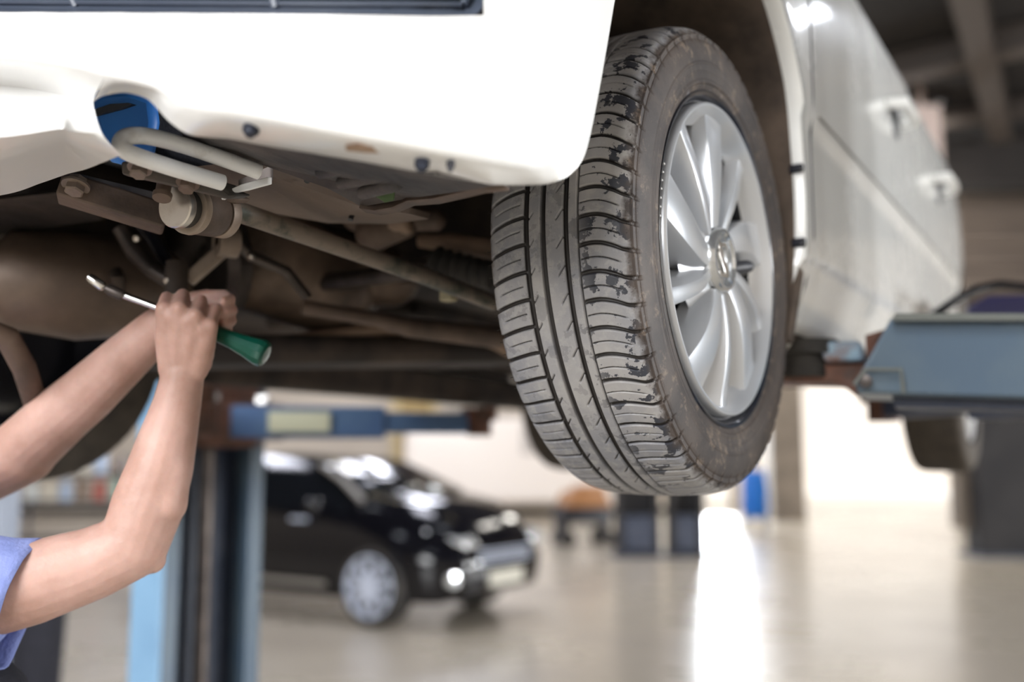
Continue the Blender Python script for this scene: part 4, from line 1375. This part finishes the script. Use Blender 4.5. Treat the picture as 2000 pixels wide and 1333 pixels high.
base = D(-330, 1100, 1.30); base = Vector((base.x, base.y, 0))
person = empty('person', (base.x, base.y, 0), 0, 'mechanic in a lavender-blue short-sleeved shirt reaching up under the car with both bare arms', 'person')
bpy.context.view_layer.update()
body = M()
def chain(pts, rs, seg=20):
    for i in range(len(pts) - 1):
        body.capsule(pts[i], pts[i + 1], rs[i], rs[i + 1], seg)


# right arm (near): shoulder, elbow, wrist
rs_sh = D(-190, 1175, 1.22)
rs_el = D(272, 1062, 1.27)
chain([rs_sh, D(-60, 1165, 1.23), D(60, 1140, 1.24), D(180, 1102, 1.26), D(255, 1068, 1.27)], [.062, .058, .052, .046, .043])
chain([D(262, 1062, 1.27), D(290, 985, 1.28), D(313, 915, 1.285), D(330, 850, 1.29), D(346, 790, 1.29), D(357, 735, 1.29)], [.043, .0455, .0415, .036, .0305, .0270])
chain([D(285, 1080, 1.275), D(296, 1094, 1.275)], [.030, .018])
chain([D(322, 985, 1.272), D(332, 915, 1.278)], [.028, .027])
# left arm (far)
ls_sh = D(-330, 1120, 1.62)
chain([ls_sh, D(-180, 1010, 1.55), D(-50, 925, 1.47), D(45, 885, 1.43)], [.062, .056, .052, .046])
chain([D(45, 880, 1.43), D(110, 820, 1.41), D(170, 770, 1.40), D(240, 705, 1.385), D(300, 650, 1.375), D(345, 615, 1.365)], [.046, .043, .040, .035, .030, .027])
# right hand: palm, five fingers
K = [D(320, 603, 1.262), D(350, 603, 1.258), D(382, 617, 1.260), D(410, 636, 1.266)]
PIP = [D(326, 582, 1.292), D(357, 577, 1.292), D(392, 588, 1.294), D(421, 604, 1.296)]
DIP = [D(328, 597, 1.318), D(360, 592, 1.320), D(395, 604, 1.320), D(424, 622, 1.318)]
TIP = [D(326, 618, 1.312), D(356, 616, 1.314), D(390, 628, 1.314), D(418, 644, 1.312)]
W_ = D(358, 738, 1.285)
for k, kn in enumerate(K):
    wp = D(334 + 16 * k, 722, 1.285)
    mid = wp.lerp(kn, .55)
    body.capsule(wp, mid, .0165, .0155, 18)
    body.capsule(mid, kn, .0150, .0108, 18)
    r_ = (.0088, .0092, .0088, .0078)[k]
    body.capsule(kn, PIP[k], .0098, r_, 16)
    body.capsule(PIP[k], DIP[k], r_ * 1.02, r_ * .92, 16)
    body.capsule(DIP[k], TIP[k], r_ * .92, r_ * .82, 16)
body.capsule(D(345, 700, 1.290), D(385, 690, 1.288), .020, .019, 18)
for y0_, y1_, r_ in ((705, 708, .0175), (685, 692, .0175), (665, 676, .0165), (645, 660, .0155), (628, 648, .0142)):
    body.capsule(D(332 + (y0_ - 628) * .05, y0_, 1.284), D(404 - (y0_ - 628) * .19, y1_, 1.284), r_, r_ * .95, 18)
for k in range(3):
    body.capsule(K[k].lerp(K[k + 1], .5) + Vector((0, .004, -.010)), D(345 + 17 * k, 690, 1.283), .0125, .015, 16)
# thumb leaves the side of the palm and closes over the shaft
body.capsule(D(336, 706, 1.296), D(322, 664, 1.300), .0150, .0120, 16)
body.capsule(D(322, 664, 1.300), D(318, 632, 1.310), .0115, .0098, 16)
body.capsule(D(318, 632, 1.310), D(328, 606, 1.338), .0096, .0078, 16)
# left hand behind it on the handle
for k in range(4):
    kn = D(404 + 5 * k, 578 + 20 * k, 1.360 - .004 * k)
    wp = D(352 + 3 * k, 598 + 9 * k, 1.365)
    mid = wp.lerp(kn, .55)
    body.capsule(wp, mid, .0140, .0130, 16)
    body.capsule(mid, kn, .0125, .0095, 16)
    e_ = (0, 4, 2, -6)[k]
    a_ = D(438 + e_, 577 + 21 * k, 1.350); b_ = D(450 + e_, 585 + 21 * k, 1.326); c_ = D(436 + e_, 589 + 21 * k, 1.308)
    body.capsule(kn, a_, .0088, .0080, 16); body.capsule(a_, b_, .0082, .0076, 16); body.capsule(b_, c_, .0074, .0064, 16)
body.capsule(D(370, 622, 1.352), D(398, 642, 1.338), .0125, .0100, 16)
body.capsule(D(398, 642, 1.338), D(424, 650, 1.330), .0096, .0080, 16)
# trunk, neck, head, legs (outside the frame except the sleeve)
sh_mid = (rs_sh + ls_sh) / 2
hip = Vector((sh_mid.x - .06, sh_mid.y + .02, .90))
chain([rs_sh, ls_sh], [.062, .062])
chain([sh_mid + Vector((-.02, 0, -.06)), (sh_mid + hip) / 2, hip], [.125, .125, .135], 28)
body.capsule(sh_mid + Vector((-.02, -.08, -.08)), hip + Vector((0, -.07, .05)), .10, .11, 24)
body.capsule(sh_mid + Vector((-.02, .08, -.08)), hip + Vector((0, .07, .05)), .10, .11, 24)
neck = sh_mid + Vector((.0, 0, .10))
head = sh_mid + Vector((.03, 0, .24))
chain([sh_mid + Vector((-.01, 0, .02)), neck], [.062, .055])
face = Vector((.86, 0, .5)).normalized()         # looks up under the car
upv = Vector((-.5, 0, .86)).normalized(); sidv = Vector((0, 1, 0))
body.capsule(head + upv * .025 - face * .015, head - upv * .04 + face * .02, .082, .062, 28)
body.capsule(head - upv * .075 + face * .055, head - upv * .07 + face * .045, .030, .034, 20)      # jaw
body.capsule(head - upv * .0 + face * .082, head - upv * .032 + face * .098, .010, .014, 14)       # nose
for sg in (-1, 1):
    body.capsule(head + sidv * sg * .078 + upv * .02, head + sidv * sg * .080 - upv * .025, .013, .010, 12)   # ears
    body.capsule(head + sidv * sg * .032 + face * .068 + upv * .016, head + sidv * sg * .033 + face * .069 + upv * .016, .013, .013, 12)
body.capsule(head - upv * .060 + face * .077 + sidv * .02, head - upv * .060 + face * .077 - sidv * .02, .009, .009, 12)
for sg in (-1, 1):
    hp_ = hip + Vector((0, sg * .09, -.02)); kn_ = Vector((hip.x + .05, hip.y + sg * .12, .48)); an_ = Vector((hip.x - .02, hip.y + sg * .13, .09))
    chain([hp_, kn_, an_], [.088, .058, .042], 24)
remeshed('body', body, SKIN, person, .0028, 4)
# eyes
m = M()
for sg in (-1, 1):
    m.capsule(head + sidv * sg * .033 + face * .076 + upv * .014, head + sidv * sg * .0331 + face * .0761 + upv * .014, .009, .009, 14)


def pobj(name, m, mt, **k):
    m.v = [(a - person.location.x, b - person.location.y, c) for a, b, c in m.v]
    return obj(name, m, mt, person, **k)
pobj('eyes', m, mat('eye_white', (.8, .8, .8), .2))
# hair
m = M().capsule(head + upv * .045 - face * .03, head + upv * .0 - face * .045, .084, .078, 28)
pobj('hair', m, HAIR)
# shirt: trunk grown a little plus two flaring sleeves with folded hems
sh = M()
for a_, b_, r0, r1 in ((rs_sh, ls_sh, .080, .080), (sh_mid + Vector((-.02, 0, -.06)), hip, .150, .158)):
    sh.capsule(a_, b_, r0, r1, 28)
sh.capsule(sh_mid + Vector((-.02, -.08, -.08)), hip + Vector((0, -.07, .02)), .118, .130, 24)
sh.capsule(sh_mid + Vector((-.02, .08, -.08)), hip + Vector((0, .07, .02)), .118, .130, 24)
sh.capsule(rs_sh, D(-90, 1180, 1.225), .086, .074, 24)
shirt = remeshed('shirt', sh, CLOTH, person, .008, 6)
def sleeve(path, radii, name):
    rows = []
    P = [Vector(p) for p in path]
    for i, p in enumerate(P):
        t = (P[min(i + 1, len(P) - 1)] - P[max(i - 1, 0)]).normalized()
        x = t.cross(Vector((0, 0, 1))).normalized(); y = x.cross(t)
        row = []
        for k in range(40):
            a = 2 * math.pi * k / 40
            rr = radii[i] * (1 + .022 * math.sin(a * 5 + i * .9) + .018 * math.sin(a * 9 - i * .5))
            sag = .30 * (.5 - .5 * math.sin(a))**1.5 * (i / (len(P) - 1))
            row.append(p + x * math.cos(a) * rr * .98 + y * math.sin(a) * rr * (1 + sag) + t * (.022 * -math.sin(a)) * -(i / (len(P) - 1)))
        rows.append(row)
    return pobj(name, M().grid(rows, closed_u=True), CLOTH, smooth=70, thick=.0022)
pt = [rs_sh.lerp(D(44, 1166, 1.238), t) for t in np.linspace(.05, 1, 14)]
sleeve(pt, list(np.linspace(.090, .069, 14)), 'right_sleeve')
m = M()
x_ = None
pl2 = [ls_sh.lerp(D(-150, 1000, 1.52), t) for t in np.linspace(0, 1, 10)]
sleeve(pl2, list(np.linspace(.088, .074, 10)), 'left_sleeve')
# trousers with bib, shoes
tr_ = M()
tr_.capsule(hip + Vector((0, -.05, .06)), hip + Vector((0, .05, .06)), .165, .165, 28)
for sg in (-1, 1):
    hp_ = hip + Vector((0, sg * .09, -.02)); kn_ = Vector((hip.x + .05, hip.y + sg * .12, .48)); an_ = Vector((hip.x - .02, hip.y + sg * .13, .13))
    tr_.capsule(hp_, kn_, .105, .078, 24); tr_.capsule(kn_, an_, .078, .068, 24)
# the bib front bulges forward below the shirt
tr_.capsule(D(-60, 1395, 1.25), D(-220, 1400, 1.35), .075, .11, 24)
remeshed('trousers', tr_, CLOTHD, person, .010, 5)
for sg in (-1, 1):
    an_ = Vector((hip.x - .02, hip.y + sg * .13, .05))
    m = M().capsule(an_ + Vector((-.05, 0, 0)), an_ + Vector((.16, 0, -.005)), .045, .042, 20).capsule(an_ + Vector((-.03, 0, .0)), an_ + Vector((-.02, 0, .08)), .046, .046, 20)
    m.v = [(a, b, max(c, .0)) for a, b, c in m.v]
    pobj('shoe', m, BLACKP)

# ---- the ratchet spanner in his hands
a_, b_ = D(310, 600, 1.30), D(545, 705, 1.30)
ax_ = (b_ - a_).normalized()
s0 = a_ - ax_ * (Vector(a_ - D(222, 566, 1.30)).length)
rt = empty('ratchet_spanner', D(420, 648, 1.30), 0, 'ratchet spanner with green plastic handle gripped by the mechanic', 'tool')
bpy.context.view_layer.update()
def tobj(name, m, mt, **k):
    m.v = [(p[0] - rt.location.x, p[1] - rt.location.y, p[2] - rt.location.z) for p in m.v]
    return obj(name, m, mt, rt, **k)
h0 = D(432, 655, 1.30); hd = (D(540, 703, 1.29) - h0)
hl = hd.length
tobj('handle', M().lathe(h0 - hd * .25, hd, [(0, .0), (0, .009), (hl * .2, .0105), (hl * .45, .0115), (hl * .7, .014), (hl * .85, .0165), (hl * .95, .0180), (hl * 1.0, .0178), (hl * 1.04, .0165), (hl * 1.07, .012), (hl * 1.08, 0)], 12), GREEN, smooth=25)
tobj('shaft', M().tube([D(228, 572, 1.30), D(245, 578, 1.30), D(312, 603, 1.30), D(410, 648, 1.30)], [.0052, .0046, .0042, .0042], 14), CHROME)
tobj('joint', M().tube([D(208, 563, 1.295), D(218, 568, 1.295), D(240, 578, 1.297)], [.006, .0078, .0072], 14), STEELD)
tobj('socket', M().tube([D(174, 541, 1.29), D(179, 545, 1.29), D(200, 560, 1.292), D(203, 563, 1.292)], [.0050, .0062, .0066, .005], 16), CHROME)
